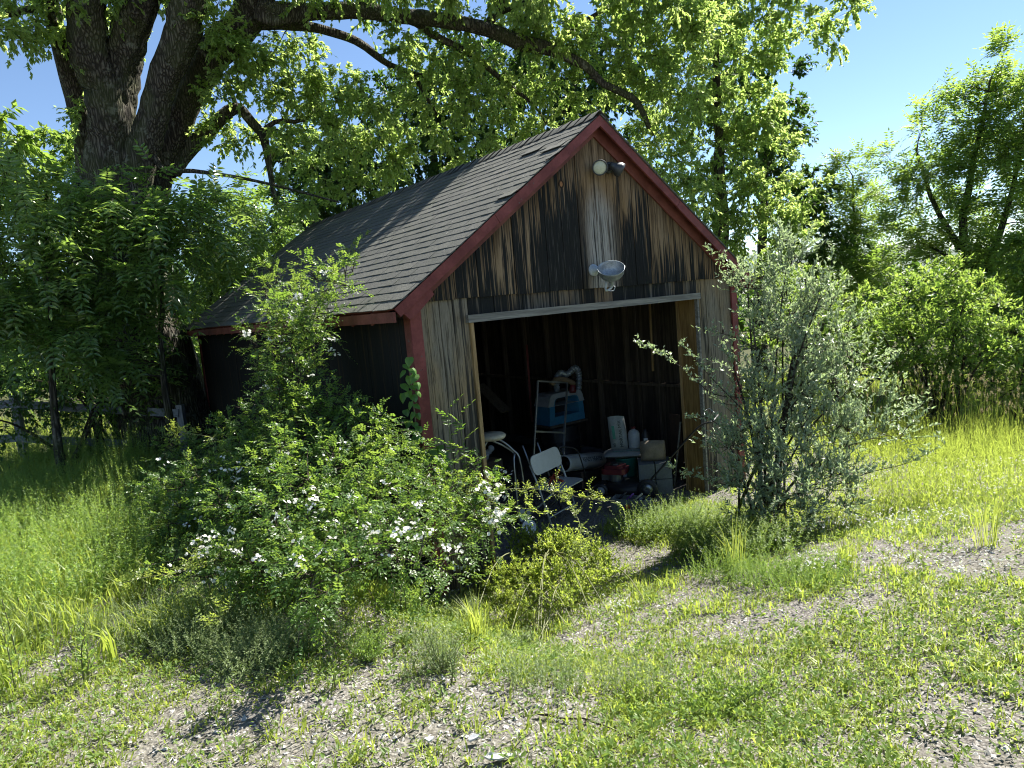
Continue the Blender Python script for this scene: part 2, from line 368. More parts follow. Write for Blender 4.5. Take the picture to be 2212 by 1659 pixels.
# ------------------------------------------------------------------ the barn
HR, SLP, HS, HLIN = 4.37, .698, 2.63, 2.415
OX0, OX1, FO, BO, SO = .594, 3.866, .15, .20, .24
def roof_z(x): return HR-SLP*abs(x-BW/2)             # top of the shingles
barn = thing('barn', 'small weathered plank garage barn with red trim, grey shingle roof and an open doorway', 'barn', (0, 0, 0))
def plank_buf(x0, x1, z0, topf, y0, y1):
    xs = [x0, x1] if not (x0 < BW/2 < x1) else [x0, BW/2, x1]
    o = [(x0, y0, z0), (x1, y0, z0)]+[(x, y0, topf(x)) for x in xs[::-1]]
    return prism(Buf(), o, (0, 1, 0), y1-y0)
rr = random.Random(11)
def cuts(a, b_, wmin, wmax):
    c = [a]
    while c[-1] < b_-wmax: c.append(c[-1]+rr.uniform(wmin, wmax))
    if b_-c[-1] < wmin*.55: c[-1] = b_
    else: c.append(b_)
    return c
def skew(buf, amt):                                   # a plank is never quite straight
    v = buf.v[0]; mid = v.mean(0); h = (v[:, 2]-v[:, 2].min())
    v[:, 0] += rr.uniform(-amt, amt)*(h/max(h.max(), .1)-.5); v[:, 1] += rr.uniform(-amt, amt)*.6*(h/max(h.max(), .1))
top = lambda x: roof_z(x)-.075
# gable boards (lap over the boards below)
c = cuts(.02, BW-.02, .17, .27)
for a, d in zip(c[:-1], c[1:]):
    q = rr.uniform(-.004, .004); bf = plank_buf(a+.0045, d-.0045, HS+rr.uniform(-.006, .004), top, -.022+q, -.002+q); skew(bf, .004); obj('plank', bf, MT['gable'], barn)
# strip of short boards above the opening
c = cuts(OX0-.0, OX1+.02, .12, .19)
for a, d in zip(c[:-1], c[1:]):
    q = rr.uniform(-.003, .003); bf = plank_buf(a+.003, d-.003, HLIN, lambda x: HS+.02, -.001+q, .019+q); obj('plank', bf, MT['strip'], barn)
for lo, hi, wa, wb in ((.035, OX0-.002, .125, .155), (OX1+.022, BW-.035, .12, .17)):
    c = cuts(lo, hi, wa, wb)
    for a, d in zip(c[:-1], c[1:]):
        q = rr.uniform(-.003, .003); bf = plank_buf(a+.003, d-.003, .0, lambda x: HS+.02, -.001+q, .019+q); skew(bf, .003); obj('plank', bf, MT['side'], barn)
# left wall, right wall, back wall
def wall_plank(axis, pos, a, d, z0, z1, mat):
    q = rr.uniform(-.004, .004)
    if axis == 'x': bf = box(Buf(), pos+q-.01, pos+q+.01, a, d, z0, z1)
    else: bf = plank_buf(a, d, z0, z1, pos+q-.01, pos+q+.01)
    return obj('plank', bf, mat, barn)
c = cuts(.02, BL, .16, .25)
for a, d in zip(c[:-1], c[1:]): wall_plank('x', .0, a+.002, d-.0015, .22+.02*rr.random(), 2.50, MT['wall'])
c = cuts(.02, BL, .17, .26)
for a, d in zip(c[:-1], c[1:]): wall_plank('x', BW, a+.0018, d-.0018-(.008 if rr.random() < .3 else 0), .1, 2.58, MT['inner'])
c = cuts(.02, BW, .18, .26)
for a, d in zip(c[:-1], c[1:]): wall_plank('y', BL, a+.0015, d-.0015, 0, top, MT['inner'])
box(bb := Buf(), -.035, .12, .05, BL+.02, -.3, .23); obj('foundation', bb, plain('foundation_concrete', (.13, .14, .15), .9, var=.4, sc=4, bump=.4), barn)
box(bb := Buf(), BW-.09, BW+.03, .05, BL+.02, -.3, .12); obj('foundation', bb, bpy.data.materials['foundation_concrete'], barn)
# framing
for y in np.arange(.62, BL, .61):
    for x in (.055, BW-.055): obj('stud', box(Buf(), x-.042, x+.042, y-.02, y+.02, .12, 2.5), MT['stud'], barn)
for x in np.arange(.6, BW-.3, .61): obj('stud', box(Buf(), x-.02, x+.02, BL-.1, BL-.015, 0, 2.5), MT['stud'], barn)
for y0 in np.arange(.64, BL-.7, .61): obj('girt', box(Buf(), BW-.095, BW-.014, y0+.003, y0+.567, 1.20, 1.24), MT['stud'], barn)
for x in (.055, BW-.055): obj('wall_plate', box(Buf(), x-.042, x+.042, .02, BL-.1, 2.50, 2.54), MT['stud'], barn)
for i, y in enumerate(np.arange(.62, BL, .61)):
    obj('tie_beam', box(Buf(), .1, BW-.1, y+.022, y+.06, 2.40, 2.49), MT['stud'], barn)
    for s in (-1, 1):
        bf = Buf(); xe = BW/2+s*(BW/2+.05)
        bar(bf, (BW/2+s*.02, y, roof_z(BW/2)-.13), (xe, y, roof_z(xe)-.13), .04, .10); obj('rafter', bf, MT['stud'], barn)
# opening trim
obj('header_trim', box(Buf(), OX0-.035, OX1+.03, -.05, -.006, HLIN-.008, HLIN+.062), MT['greywood'], barn)
obj('header_beam', box(Buf(), OX0-.02, OX1+.02, .02, .14, HLIN-.006, HLIN+.17), MT['stud'], barn)
obj('jamb_edge', box(Buf(), OX0-.006, OX0+.032, -.028, .02, 0, HLIN-.01), MT['jamb'], barn)
obj('jamb_edge', box(Buf(), OX1-.006, OX1+.02, -.028, .018, 0, HLIN-.01), MT['greywood'], barn)
obj('door_jamb', box(Buf(), OX0-.03, OX0-.007, .022, .30, 0, HLIN-.01), MT['jambdark'], barn)
for a, d in ((.02, .145), (.148, .262)): obj('door_jamb', box(Buf(), OX1+.001, OX1+.024, a, d, 0, HLIN-.01), MT['jambdark'], barn)
obj('jamb_edge', box(Buf(), OX1-.012, OX1+.03, .264, .30, 0, HLIN-.02), MT['jamb'], barn)
# red corner boards
for x0, x1 in ((-.026, .085), (BW-.085, BW+.026)): obj('corner_board', box(Buf(), x0, x1, -.034, -.0225 if False else -.012, 0, roof_z(0)-.12 if x0 < 1 else roof_z(BW)-.12), MT['red'], barn)
for x0, x1 in ((-.026, -.011), (BW+.011, BW+.026)):
    obj('corner_board', box(Buf(), x0, x1, -.011, .085, .1, roof_z(0)-.13), MT['redeave'], barn)
    obj('corner_board', box(Buf(), x0, x1, BL-.08, BL+.02, .2, roof_z(0)-.13), MT['red'], barn)
# roof deck boards (undersides show as red soffit), shingles, fascias
ln = math.hypot(1, SLP); ux = 1/ln; uz = SLP/ln
def slope_pt(s, dist, y, off=0):      # dist down the slope from the ridge; off above the top surface
    return (BW/2+s*(dist*ux+off*uz), y, HR-dist*uz+off*ux)
SL = (BW/2+SO)*ln
for s in (-1, 1):
    k = 0; dd = .01
    while dd < SL-.03:
        w_ = min(.184, SL-dd-.02); y0, y1 = -FO+.022, BL+BO-.02
        P = [slope_pt(s, dd+.0015, y0, -.03), slope_pt(s, dd+w_-.0015, y0, -.03), slope_pt(s, dd+w_-.0015, y0, -.014), slope_pt(s, dd+.0015, y0, -.014)]
        obj('roof_board', prism(Buf(), P, (0, 1, 0), y1-y0), MT['redeave'], barn); dd += w_
def fascia(s, y, d0, d1, lo, hi, th, mat, name='rake_board'):
    P = [slope_pt(s, d0, y, lo), slope_pt(s, d1, y, lo), slope_pt(s, d1, y, hi), slope_pt(s, d0, y, hi)]
    if d0 < .001: P = [(BW/2, y, HR+lo/ux), slope_pt(s, d1, y, lo), slope_pt(s, d1, y, hi), (BW/2, y, HR+hi/ux)]
    return obj(name, prism(Buf(), P, (0, 1, 0), th), mat, barn)
for s in (-1, 1):
    js = {-1: (0, .62, 1.75, SL-.012), 1: (0, 1.45, SL-.012)}[s]
    for i, (a, d) in enumerate(zip(js[:-1], js[1:])):
        fascia(s, -FO-.002*(i % 2), a if a == 0 else a+.0015, d-.0015, -.098-.006*(i % 2), -.012, .021, MT['red'])
    fascia(s, BL+BO-.02, 0, SL-.01, -.1, -.012, .02, MT['red'])
    fascia(s, -.047, 0, SL-.30, -.165, -.034, .022, MT['redeave'], 'frieze_board')
    # lookout under the eave end
    obj('lookout', prism(Buf(), [slope_pt(s, SL-.40, -FO+.022, -.098), slope_pt(s, SL-.06, -FO+.022, -.098), slope_pt(s, SL-.075, -FO+.022, -.175), slope_pt(s, SL-.12, -FO+.022, -.19), slope_pt(s, SL-.40, -FO+.022, -.165)], (0, 1, 0), .035), MT['red'], barn)
    xe = BW/2+s*(BW/2+SO)
    x0, x1 = sorted((xe-s*.0, xe-s*.022))
    for a, d in ((-FO+.0, 2.9), (2.903, 5.6), (5.603, BL+BO)):
        obj('eave_board', box(Buf(), x0, x1, a, d, roof_z(xe)-.115, roof_z(xe)-.028), MT['redeave'], barn)
    for y in np.arange(.30, BL, .406):
        x0, x1 = sorted((xe-s*.024, BW/2+s*(BW/2+.012)))
        zz = roof_z(xe)-.13
        obj('rafter_tail', prism(Buf(), [(x0, y, zz if s < 0 else zz+.10), (x1, y, zz+.02+.11 if s < 0 else zz), (x1, y, roof_z(x1)-.045), (x0, y, roof_z(x0)-.045)], (0, 1, 0), .04), MT['redeave'], barn)
# shingles: strips of three tabs, each one lifted over the course below
EXPO, STRIP = .125, .914
def strip_mesh(seed, L0=0, L1=STRIP, steps=6):
    r2 = random.Random(seed); b = Buf(); slot = .007
    tabs = []
    for k in range(3):
        a, d = k*STRIP/3+(slot if k else 0), (k+1)*STRIP/3
        a = max(a, L0); d = min(d, L1)
        if d-a > .02: tabs.append((a, d, r2.uniform(-.002, .002), r2.uniform(.0, .0035)+(.014 if r2.random() < .05 else 0)))
    for a, d, e, lift in tabs:            # local: x along eave, y up the slope, z out
        lo = -.012+e; zt = .0065+lift; n = 3; v = []
        for j in range(n+1):
            u = a+(d-a)*j/n; jl = lo+r2.uniform(-.0025, .0025); lf = zt+r2.uniform(-.001, .002)
            v += [(u, jl, lf), (u, EXPO+.05, .001), (u, jl, lf-.0065), (u, EXPO+.05, -.004)]
        f = []
        for j in range(n):
            p = 4*j; f += [(p, p+4, p+5, p+1), (p+2, p+3, p+7, p+6), (p, p+2, p+6, p+4)]
        f += [(0, 1, 3, 2), (4*n, 4*n+2, 4*n+3, 4*n+1)]
        b.poly(v, f)
    return b
nrow = int((SL-.03)/EXPO); protos = [strip_mesh(i).mesh('shingle_strip_%d' % i, m=MT['shingle']) for i in range(7)]
y_lo, y_hi = -FO-.012, BL+BO+.01
def shingle_obj(me, s, d, y0, flip):
    o = bpy.data.objects.new('shingle', me); COL.objects.link(o); o.parent = barn
    p = slope_pt(s, d, y0, rr.uniform(0, .0015))
    yv = Vector((-s*ux, 0, uz)); xv = Vector((0, 1 if s > 0 else -1, 0)); zv = xv.cross(yv)
    m = Matrix((xv, yv, zv)).transposed().to_4x4(); m.translation = Vector(p); o.matrix_local = m @ Matrix.Rotation(rr.uniform(-.004, .004), 4, 'Z')
for row in range(nrow+1):
    d = SL-.002-row*EXPO
    if d < .11: break
    y = y_hi; off = (row*.5 % 1)*STRIP*.333+((row*7) % 3)*STRIP/3
    first = True
    yy = y_hi+off
    while yy > y_lo+.03:
        hi = min(yy, y_hi); lo = max(yy-STRIP, y_lo)
        if hi-lo > .03:
            if hi-lo > STRIP-.001: shingle_obj(rr.choice(protos), -1, d, yy, False)
            else: shingle_obj(strip_mesh(rr.randint(0, 99), yy-hi, yy-lo).mesh('shingle_cut', m=MT['shingle']), -1, d, yy, False)
        yy -= STRIP
b = Buf()                                             # the far slope, joined
for row in range(nrow+1):
    d = SL-.002-row*EXPO
    P = [slope_pt(1, d, y_lo, -.004), slope_pt(1, d, y_lo, .012), slope_pt(1, max(d-EXPO-.02, .01), y_lo, .003), slope_pt(1, max(d-EXPO-.02, .01), y_lo, -.006)]
    prism(b, P, (0, 1, 0), y_hi-y_lo)
obj('shingle_slope', b, MT['shingle'], barn, kind='stuff')
y = y_lo                                              # ridge caps
capme = []
for q in range(3):
    b = Buf(); n = 7; v = []; lift = .004+.004*q
    for yy, lz in ((0, .012+lift), (.165, .004)):
        for j in range(n):
            u = (j/(n-1)-.5)*2; s = 1 if u > 0 else -1; dd = abs(u)*.14
            v.append((dd*ux*s, yy, -dd*uz+lz+.012*(1-u*u)-.002*rr.random()))
    f = [(j, j+1, n+j+1, n+j) for j in range(n-1)]; v2 = [(a, bb_, c_-.006) for a, bb_, c_ in v]
    f += [(2*n+n+j, 2*n+n+j+1, 2*n+j+1, 2*n+j) for j in range(n-1)]+[(j+1, j, 2*n+j, 2*n+j+1) for j in range(n-1)]
    b.poly(v+v2, f); capme.append(b.mesh('ridge_cap_%d' % q, m=MT['shingle']))
while y < y_hi-.1:
    o = bpy.data.objects.new('ridge_cap', rr.choice(capme)); COL.objects.link(o); o.parent = barn; o.location = (BW/2, y, HR+.004+rr.uniform(-.002, .002)); o.rotation_euler.z = rr.uniform(-.01, .01); y += .14

# ------------------------------------------------------------------ foliage tools
def nrm(v): return v/(np.linalg.norm(v, axis=-1, keepdims=True)+1e-9)
def rnd3(shape): return rng.normal(size=tuple(shape)+(3,))*.58
def leaves(buf, P, A, N, L, W, kind='simple', tint=None, fold=.18):
    P = P.reshape(-1, 3); A = nrm(A.reshape(-1, 3)); N = N.reshape(-1, 3); n = len(P)
    S = nrm(np.cross(A, N)); N = nrm(np.cross(S, A)); L = np.broadcast_to(L, (n,))[:, None]; W = np.broadcast_to(W, (n,))[:, None]
    pt = lambda u, s, h=0: P+A*L*u+S*W*s+N*W*h
    if kind == 'maple':
        V = np.stack([pt(0, 0), pt(.28, -.62, fold), pt(.40, -.16, .02), pt(1, 0, -.12), pt(.40, .16, .02), pt(.28, .62, fold)], 1)
        F = np.array([(0, 2, 1), (0, 3, 2), (0, 4, 3), (0, 5, 4)])
    elif kind == 'ovate':
        V = np.stack([pt(0, 0), pt(.28, -.46, fold), pt(.62, -.36, fold), pt(1, 0, -.1), pt(.62, .36, fold), pt(.28, .46, fold), pt(.5, 0)], 1)
        F = np.array([(0, 6, 1), (1, 6, 2), (2, 6, 3), (3, 6, 4), (4, 6, 5), (5, 6, 0)])
    else:
        V = np.stack([pt(0, 0), pt(.45, -.5, fold), pt(1, 0, -.06), pt(.45, .5, fold)], 1); F = np.array([(0, 2, 1), (0, 3, 2)])
    k = V.shape[1]; f = (np.arange(n)[:, None, None]*k+F[None]).reshape(-1, 3)
    t = rng.random(n) if tint is None else np.asarray(tint).reshape(-1)
    buf.add(V.reshape(-1, 3), f, np.repeat(np.clip(t, 0, 1), len(F)))
def ribbon(buf, P, Q, wd):
    d = nrm(Q-P); s = nrm(np.cross(d, rnd3(P.shape[:-1])))*wd; V = np.stack([P-s, P+s, Q+s*.4, Q-s*.4], 1)
    n = len(P); buf.add(V.reshape(-1, 3), np.arange(n*4).reshape(-1, 4))
def compound(buf, P, A, RL, L, W, pairs, tint=None, tw=None, kind='simple', droop=.25):
    P = P.reshape(-1, 3); A = nrm(A.reshape(-1, 3)); n = len(P); S = nrm(np.cross(A, np.array([0, 0, 1.])+rnd3((n,))*.35)); Nn = np.cross(S, A)
    RL = np.broadcast_to(RL, (n,))[:, None]; t = rng.random(n) if tint is None else tint
    for j in range(pairs*2+1):
        u = (j//2+1)/(pairs+1) if j < pairs*2 else 1.0
        q = P+A*RL*u; q = q-np.array([0, 0, 1])*RL*droop*u*u
        if j < pairs*2: ax = A*.45+S*(1 if j % 2 else -1)*.9-np.array([0, 0, .18])+rnd3((n,))*.12
        else: ax = A-np.array([0, 0, droop])
        sz = 1-.3*abs(u-.6)
        leaves(buf, q, ax, Nn+rnd3((n,))*.3, L*sz*(.85+.3*rng.random(n)), W*sz, kind, t+rng.normal(size=n)*.08)
    if tw is not None: ribbon(tw, P, P+A*RL-np.array([0, 0, 1])*RL*droop, .0022)
def sprays(buf, tw, T0, out, T=6, tl=.45, K=9, L=.1, W=None, kind='maple', droop=.3, hang=.5, upw=.25, spread=.9, comp=None, tint=None):
    n = len(T0); W = L*.62 if W is None else W
    d = nrm(out[:, None]*.6+rnd3((n, T))*spread+np.array([0, 0, upw])); ln_ = tl*(.6+.6*rng.random((n, T, 1)))
    s = (.12+.88*rng.random((n, T, K, 1))) if comp is None else (.2+.8*(np.arange(K)[None, None, :, None]+rng.random((n, T, K, 1))*.6)/K)
    base = T0[:, None, None]; dn = np.array([0, 0, -1.])
    P = base+d[:, :, None]*ln_[:, :, None]*s+dn*droop*ln_[:, :, None]*s*s
    A = nrm(d[:, :, None]*.7+rnd3((n, T, K))*.75+dn*hang); N = np.array([0, 0, 1.])+rnd3((n, T, K))*.65+d[:, :, None]*.3
    if tint is None: tint = rng.random((n, 1, 1))*.5
    tt = (tint+rng.random((n, T, 1))*.25+rng.random((n, T, K))*.3)
    if comp is None: leaves(buf, P, A, N, L*(.65+.6*rng.random(n*T*K)), W*(.7+.5*rng.random(n*T*K)), kind, tt)
    else: compound(buf, P, A, comp[0]*(.7+.5*rng.random(n*T*K)), L, W, comp[1], tt.reshape(-1), tw if comp[0] > .15 else None, kind)
    if tw is not None:
        e = T0[:, None]+d*ln_+dn*droop*ln_; m = T0[:, None]+d*ln_*.5+dn*droop*ln_*.25
        a = np.repeat(T0[:, None], T, 1).reshape(-1, 3); ribbon(tw, a, m.reshape(-1, 3), .004); ribbon(tw, m.reshape(-1, 3), e.reshape(-1, 3), .0028)
def sample_clumps(cl, dens, flat=.75, surf=.45, lo=.15):
    out = []; o2 = []
    for c, r in cl:
        k = max(3, int(dens*r*r)); d = nrm(rng.normal(size=(k, 3))); rad = r*(lo+(1-lo)*rng.random(k)**surf)
        rad = rad*(.72+.5*fbm(d[:, 0]*2.2+c[0], d[:, 2]*2.2+d[:, 1]*1.7+c[1], 2))
        p = d*rad[:, None]; p[:, 2] *= flat; out.append(p+c); o2.append(d)
    return np.concatenate(out), np.concatenate(o2)
def clump_px(lst): return [(D(a, b_, d), r*d/FP) for a, b_, d, r in lst]
def connect(twb, nodes, nr, T, k=4, r0=.012, rk=.016, sag=.06, sides=4, thick=None):
    """join every target to the branch work already there"""
    N = [np.asarray(nodes, float)]; Rr = [np.asarray(nr, float)]; allN = N[0]; allR = Rr[0]
    dist = np.array([np.min(np.linalg.norm(allN-t, axis=1)) for t in T]); order = np.argsort(dist)
    for i in order:
        t = T[i]; dv = t-allN; dd = np.linalg.norm(dv, axis=1); cost = dd+.8*np.maximum(0, -dv[:, 2])+.1*dd*dd
        j = int(np.argmin(cost)); p = allN[j]; L = dd[j]
        if L < .05: continue
        m = max(2, min(6, int(L/.35)+2)); u = np.linspace(0, 1, m)[:, None]
        path = p*(1-u)+t*u; path[:, 2] += (np.sin(u[:, 0]*np.pi)*L*sag); path[1:-1] += rng.normal(size=(m-2, 3))*L*.045
        ra = min(allR[j]*.75, r0+rk*L); rads = np.linspace(ra, max(.004, ra*.3), m)
        tube(twb, path, rads, sides, cap=False)
        allN = np.vstack([allN, path[1:]]); allR = np.concatenate([allR, rads[1:]])
def resample(limbs):
    P = []; Q = []
    for pts, ra, rb in limbs:
        L = np.sum(np.linalg.norm(np.diff(pts, axis=0), axis=1)); n = max(4, int(L/.25)); s = smooth_path(pts, n)
        P.append(s); Q.append(np.linspace(ra, rb, n))
    return np.concatenate(P), np.concatenate(Q)
def to_ground(p, lean=(0, 0)):
    x, y = p[0]+lean[0], p[1]+lean[1]; return np.array([x, y, float(ground_z(x, y))-.15])
def tree(name, label, trunk_px, dist, r0, clumps, leafm, dens=9, limbs=(), barkm='bark', group=None, lean=(0, 0), sp={}, top_extra=0, cat='tree', tsides=10, connect_r=(.012, .016), flat=.75, branch_low=.25, surf=.45):
    """trunk_px: points up the trunk; clumps: crown masses"""
    tp = [D(a, b_, dist) for a, b_ in trunk_px]; base = to_ground(tp[0], lean); pts = np.array([base]+tp)
    root = thing(name, label, cat, base+[0, 0, .15], group)
    L = [(pts, r0, r0*.22)]+[(np.array([np.asarray(q, float) for q in pp]), a, c) for pp, a, c in limbs]
    tb = Buf()
    for pp, a, c in L:
        n = max(6, int(np.sum(np.linalg.norm(np.diff(pp, axis=0), axis=1))/.4)); s = smooth_path(pp, n)
        rad = np.linspace(a, c, n); s[1:-1] += rng.normal(size=(n-2, 3))*rad[1:-1, None]*.25
        if pp is L[0][0]: rad = rad*(1+.5*np.exp(-np.linspace(0, 1, n)*12))
        tube(tb, s, rad, tsides, rough=.12)
    nodes, nr = resample(L); keep = nodes[:, 2] > base[2]+branch_low*(tp[-1][2]-base[2]); nodes = nodes[keep]; nr = nr[keep]
    T, out = sample_clumps(clumps, dens, flat, surf); bb_ = Buf()
    ok = T[:, 2] > ground_z(T[:, 0], T[:, 1])+.15; T = T[ok]; out = out[ok]
    connect(bb_, nodes, nr, T, r0=connect_r[0], rk=connect_r[1])
    fb = Buf(); twb = Buf(); sprays(fb, bb_, T, out, **sp)
    obj('trunk', tb, MT[barkm], root, smooth=True); obj('branches', bb_, MT['twig'], root, smooth=True)
    obj('crown', fb, MT[leafm], root)
    return root

# ------------------------------------------------------------------ the big maple on the left
def limb(px, d0, d1=None):
    d1 = d0 if d1 is None else d1; n = len(px)
    pts = [D(a[0], a[1], d0+(d1-d0)*i/(n-1)) for i, a in enumerate(px)]
    ws = [a[2]/2*(d0+(d1-d0)*i/(n-1))/FP for i, a in enumerate(px)]
    return pts, ws
base_m = to_ground(D(330, 560, 13.3))
mroot = thing('big_maple', 'huge old maple with several thick furrowed stems rising at the left behind the barn', 'tree', base_m+[0, 0, .15])
mb = Buf(); mn = []; mr = []
def mlimb(px, d0, d1=None, k=16, rough=.16, first=None):
    pts, ws = limb(px, d0, d1)
    if first is not None: pts = [first[0]]+pts; ws = [first[1]]+ws
    pts = np.array(pts); L = np.sum(np.linalg.norm(np.diff(pts, axis=0), axis=1)); n = max(8, int(L/.14)); s = smooth_path(pts, n)
    w_ = smooth_path(np.stack([ws, ws, ws], 1), n)[:, 0]; s[1:-1] += rng.normal(size=(n-2, 3))*w_[1:-1, None]*.05
    tube(mb, s, w_, k, rough=rough); m_ = max(3, n//3); idx = np.linspace(0, n-1, m_).astype(int); mn.append(s[idx]); mr.append(w_[idx])
mlimb([(270, 620, 150), (268, 500, 150), (262, 440, 140), (250, 380, 90)], 13.4, 13.4, 40, .10, first=(base_m, .85))
mlimb([(212, 470, 50), (194, 400, 36), (184, 300, 34), (160, 200, 30), (133, 100, 28), (117, 43, 27), (105, -40, 22)], 13.7, 13.6, 18)
mlimb([(243, 480, 96), (243, 383, 84), (243, 300, 76), (238, 235, 78), (222, 178, 66), (200, 130, 60), (192, 80, 56), (186, 17, 55), (180, -60, 50)], 13.2, 13.0, 28)
mlimb([(250, 300, 60), (250, 220, 64), (258, 165, 56), (264, 125, 54), (275, 80, 54), (298, 17, 58), (318, -50, 54)], 13.25, 13.1, 26)
mlimb([(280, 480, 62), (292, 400, 54), (307, 333, 54), (332, 267, 50), (345, 200, 48), (368, 133, 54), (392, 67, 58), (408, 0, 55), (420, -60, 48)], 12.9, 12.6, 26)
mlimb([(318, 460, 62), (347, 367, 54), (378, 300, 50), (400, 233, 52), (432, 167, 52), (475, 100, 60), (520, 55, 56), (550, 10, 58), (575, -50, 56), (590, -90, 50)], 13.7, 12.8, 24)
mlimb([(550, 20, 44), (580, 32, 46), (620, 30, 36), (680, 24, 28), (737, 22, 29), (790, 24, 27), (837, 30, 26), (890, 36, 28), (937, 41, 29), (990, 50, 27), (1037, 58, 26), (1080, 74, 26), (1110, 86, 27), (1137, 95, 27), (1170, 102, 25), (1203, 114, 21), (1240, 130, 18), (1270, 148, 16), (1303, 180, 14), (1340, 198, 13), (1370, 215, 12), (1390, 245, 10), (1403, 277, 8)], 12.8, 13.6, 18, .2)
mlimb([(565, 45, 30), (620, 52, 19), (680, 60, 17), (737, 76, 16), (775, 92, 15), (803, 112, 14), (837, 138, 12), (887, 157, 10), (930, 168, 6)], 12.9, 14, 10)
mlimb([(883, 156, 8), (905, 182, 8), (920, 207, 7), (943, 247, 5)], 13.7, 13.9, 8)
mlimb([(850, 30, 18), (897, 50, 14), (943, 80, 14), (1003, 110, 12), (1037, 133, 12), (1070, 160, 10), (1103, 187, 8), (1153, 227, 6), (1180, 267, 5)], 13.1, 14.0, 10)
mlimb([(1045, 60, 18), (1060, 44, 15), (1087, 20, 13), (1077, -20, 10)], 13.4, 13.2, 10)
mlimb([(1080, 28, 9), (1120, 12, 8), (1160, -10, 7)], 13.3, 13.2, 8)
mlimb([(1190, 104, 10), (1205, 88, 10), (1230, 63, 10), (1287, 33, 9), (1345, -5, 8)], 13.6, 14, 8)
mlimb([(370, 370, 40), (393, 343, 32), (443, 287, 30), (480, 255, 26), (510, 233, 22), (528, 243, 18), (548, 268, 17), (567, 290, 16), (576, 320, 14), (580, 350, 12), (588, 400, 10), (597, 443, 8)], 13.5, 13.2, 10)
mlimb([(512, 234, 10), (500, 200, 9), (490, 167, 8)], 13.4, 13.4, 6)
mlimb([(563, 285, 9), (600, 262, 8), (650, 262, 7), (690, 235, 5)], 13.3, 13.4, 6)
mlimb([(405, 90, 16), (430, 105, 9), (448, 125, 6)], 12.7, 12.6, 6)
mlimb([(330, 337, 14), (360, 370, 9), (417, 370, 8), (533, 387, 6), (640, 412, 5), (733, 437, 4)], 12.7, 12.4, 6)
mlimb([(120, 50, 16), (90, 22, 13), (50, 22, 12), (0, 33, 10), (-40, 40, 8)], 13.4, 13, 8)
obj('trunk', mb, MT['bark'], mroot, smooth=True)
cl = clump_px([
 (60, 20, 13.2, 55), (130, 30, 13.4, 45), (-60, 50, 13, 80), (150, -60, 13, 90), (420, -80, 13, 120), (700, -110, 13, 120),
 (250, 60, 14.2, 40), (150, 110, 13.2, 22), (185, 240, 13.2, 20),
 (480, 70, 12.6, 55), (520, 130, 12.7, 60), (560, 190, 12.9, 55), (610, 120, 13.2, 45), (640, 180, 13.4, 60), (700, 220, 13.5, 55), (610, 260, 13.3, 45),
 (665, 95, 13.4, 35), (480, 200, 12.9, 40), (470, 290, 13, 35), (540, 300, 13.5, 45), (620, 330, 13.2, 40), (700, 290, 13.6, 45), (590, 420, 13, 30),
 (760, 190, 13.8, 40), (790, 210, 13.7, 40),
 (780, 30, 13.4, 30), (850, 100, 13.4, 45), (940, 110, 13.6, 50), (880, 60, 13, 25), (1000, 20, 13.4, 45), (960, 10, 13.4, 40), (1040, 130, 13.6, 55), (930, 190, 13.8, 60),
 (860, 230, 13.8, 45), (1000, 200, 13.8, 60), (1080, 220, 13.9, 55), (1140, 190, 13.9, 50), (1130, 60, 13.4, 55), (1210, 90, 13.5, 55), (1190, 30, 13.3, 60), (1280, 60, 13.8, 60),
 (1040, 290, 14, 45), (1110, 300, 14, 50), (960, 260, 14, 45), (1190, 250, 14, 40), (1250, 240, 14, 40), (1210, 190, 13.8, 35),
 (1330, 170, 13.8, 50), (1370, 110, 13.8, 55), (1360, 20, 13.8, 55), (1340, 320, 13.8, 45), (1420, 260, 13.8, 45), (1440, 350, 13.7, 55), (1400, 180, 13.8, 50), (1500, 420, 13.8, 50), (1460, 90, 14, 60), (1480, 190, 14, 60), (1470, 20, 14, 60),
 (750, 300, 14.5, 55), (820, 340, 14.6, 60), (700, 370, 14.2, 50), (870, 300, 14.6, 45), (760, 400, 14.2, 40), (680, 430, 14, 35), (820, 270, 14.4, 50),
 (990, 330, 14.4, 40), (1530, 60, 14, 55), (900, -80, 12, 110), (1150, -90, 12.5, 110), (1400, -90, 13, 110)])
nodes = np.concatenate(mn); nr = np.concatenate(mr)
T, out = sample_clumps(cl, 62, .75, .5); bb2 = Buf(); connect(bb2, nodes, nr, T, r0=.008, rk=.012)
fb = Buf(); sprays(fb, bb2, T, out, T=6, tl=.31, K=15, L=.085, W=.05, kind='simple', droop=.3, hang=.5, upw=.15)
obj('branches', bb2, MT['twig'], mroot, smooth=True); obj('crown', fb, MT['maple'], mroot)
# unseen high limbs, added above the picture to shade the barn roof and drive
ob = Buf(); on = []; orr = []
for pts_, ra_, rb_ in (([(-1.5, 9.0, 11.5), (1.5, 7.5, 12.6), (4.5, 6.2, 12.0), (8.4, 5.0, 10.4)], .26, .07), ([(2.5, 7.0, 12.6), (4.8, 4.6, 11.6), (7.4, 2.2, 10.0), (7.8, .6, 9.6)], .16, .05), ([(4.2, 6.4, 12.3), (6.4, 7.2, 11.2), (8.0, 8.2, 10.2)], .12, .04), ([(2.0, 7.2, 12.6), (2.2, 3.5, 12.0), (2.2, .0, 10.6), (1.4, -2.2, 10.2)], .15, .04)):
    s_0 = smooth_path(np.array(pts_, float), 22); s_0[1:-1] += rng.normal(size=(20, 3))*.05; tube(ob, s_0, np.linspace(ra_, rb_, 22), 10, rough=.15); on.append(s_0); orr.append(np.linspace(ra_, rb_, 22))
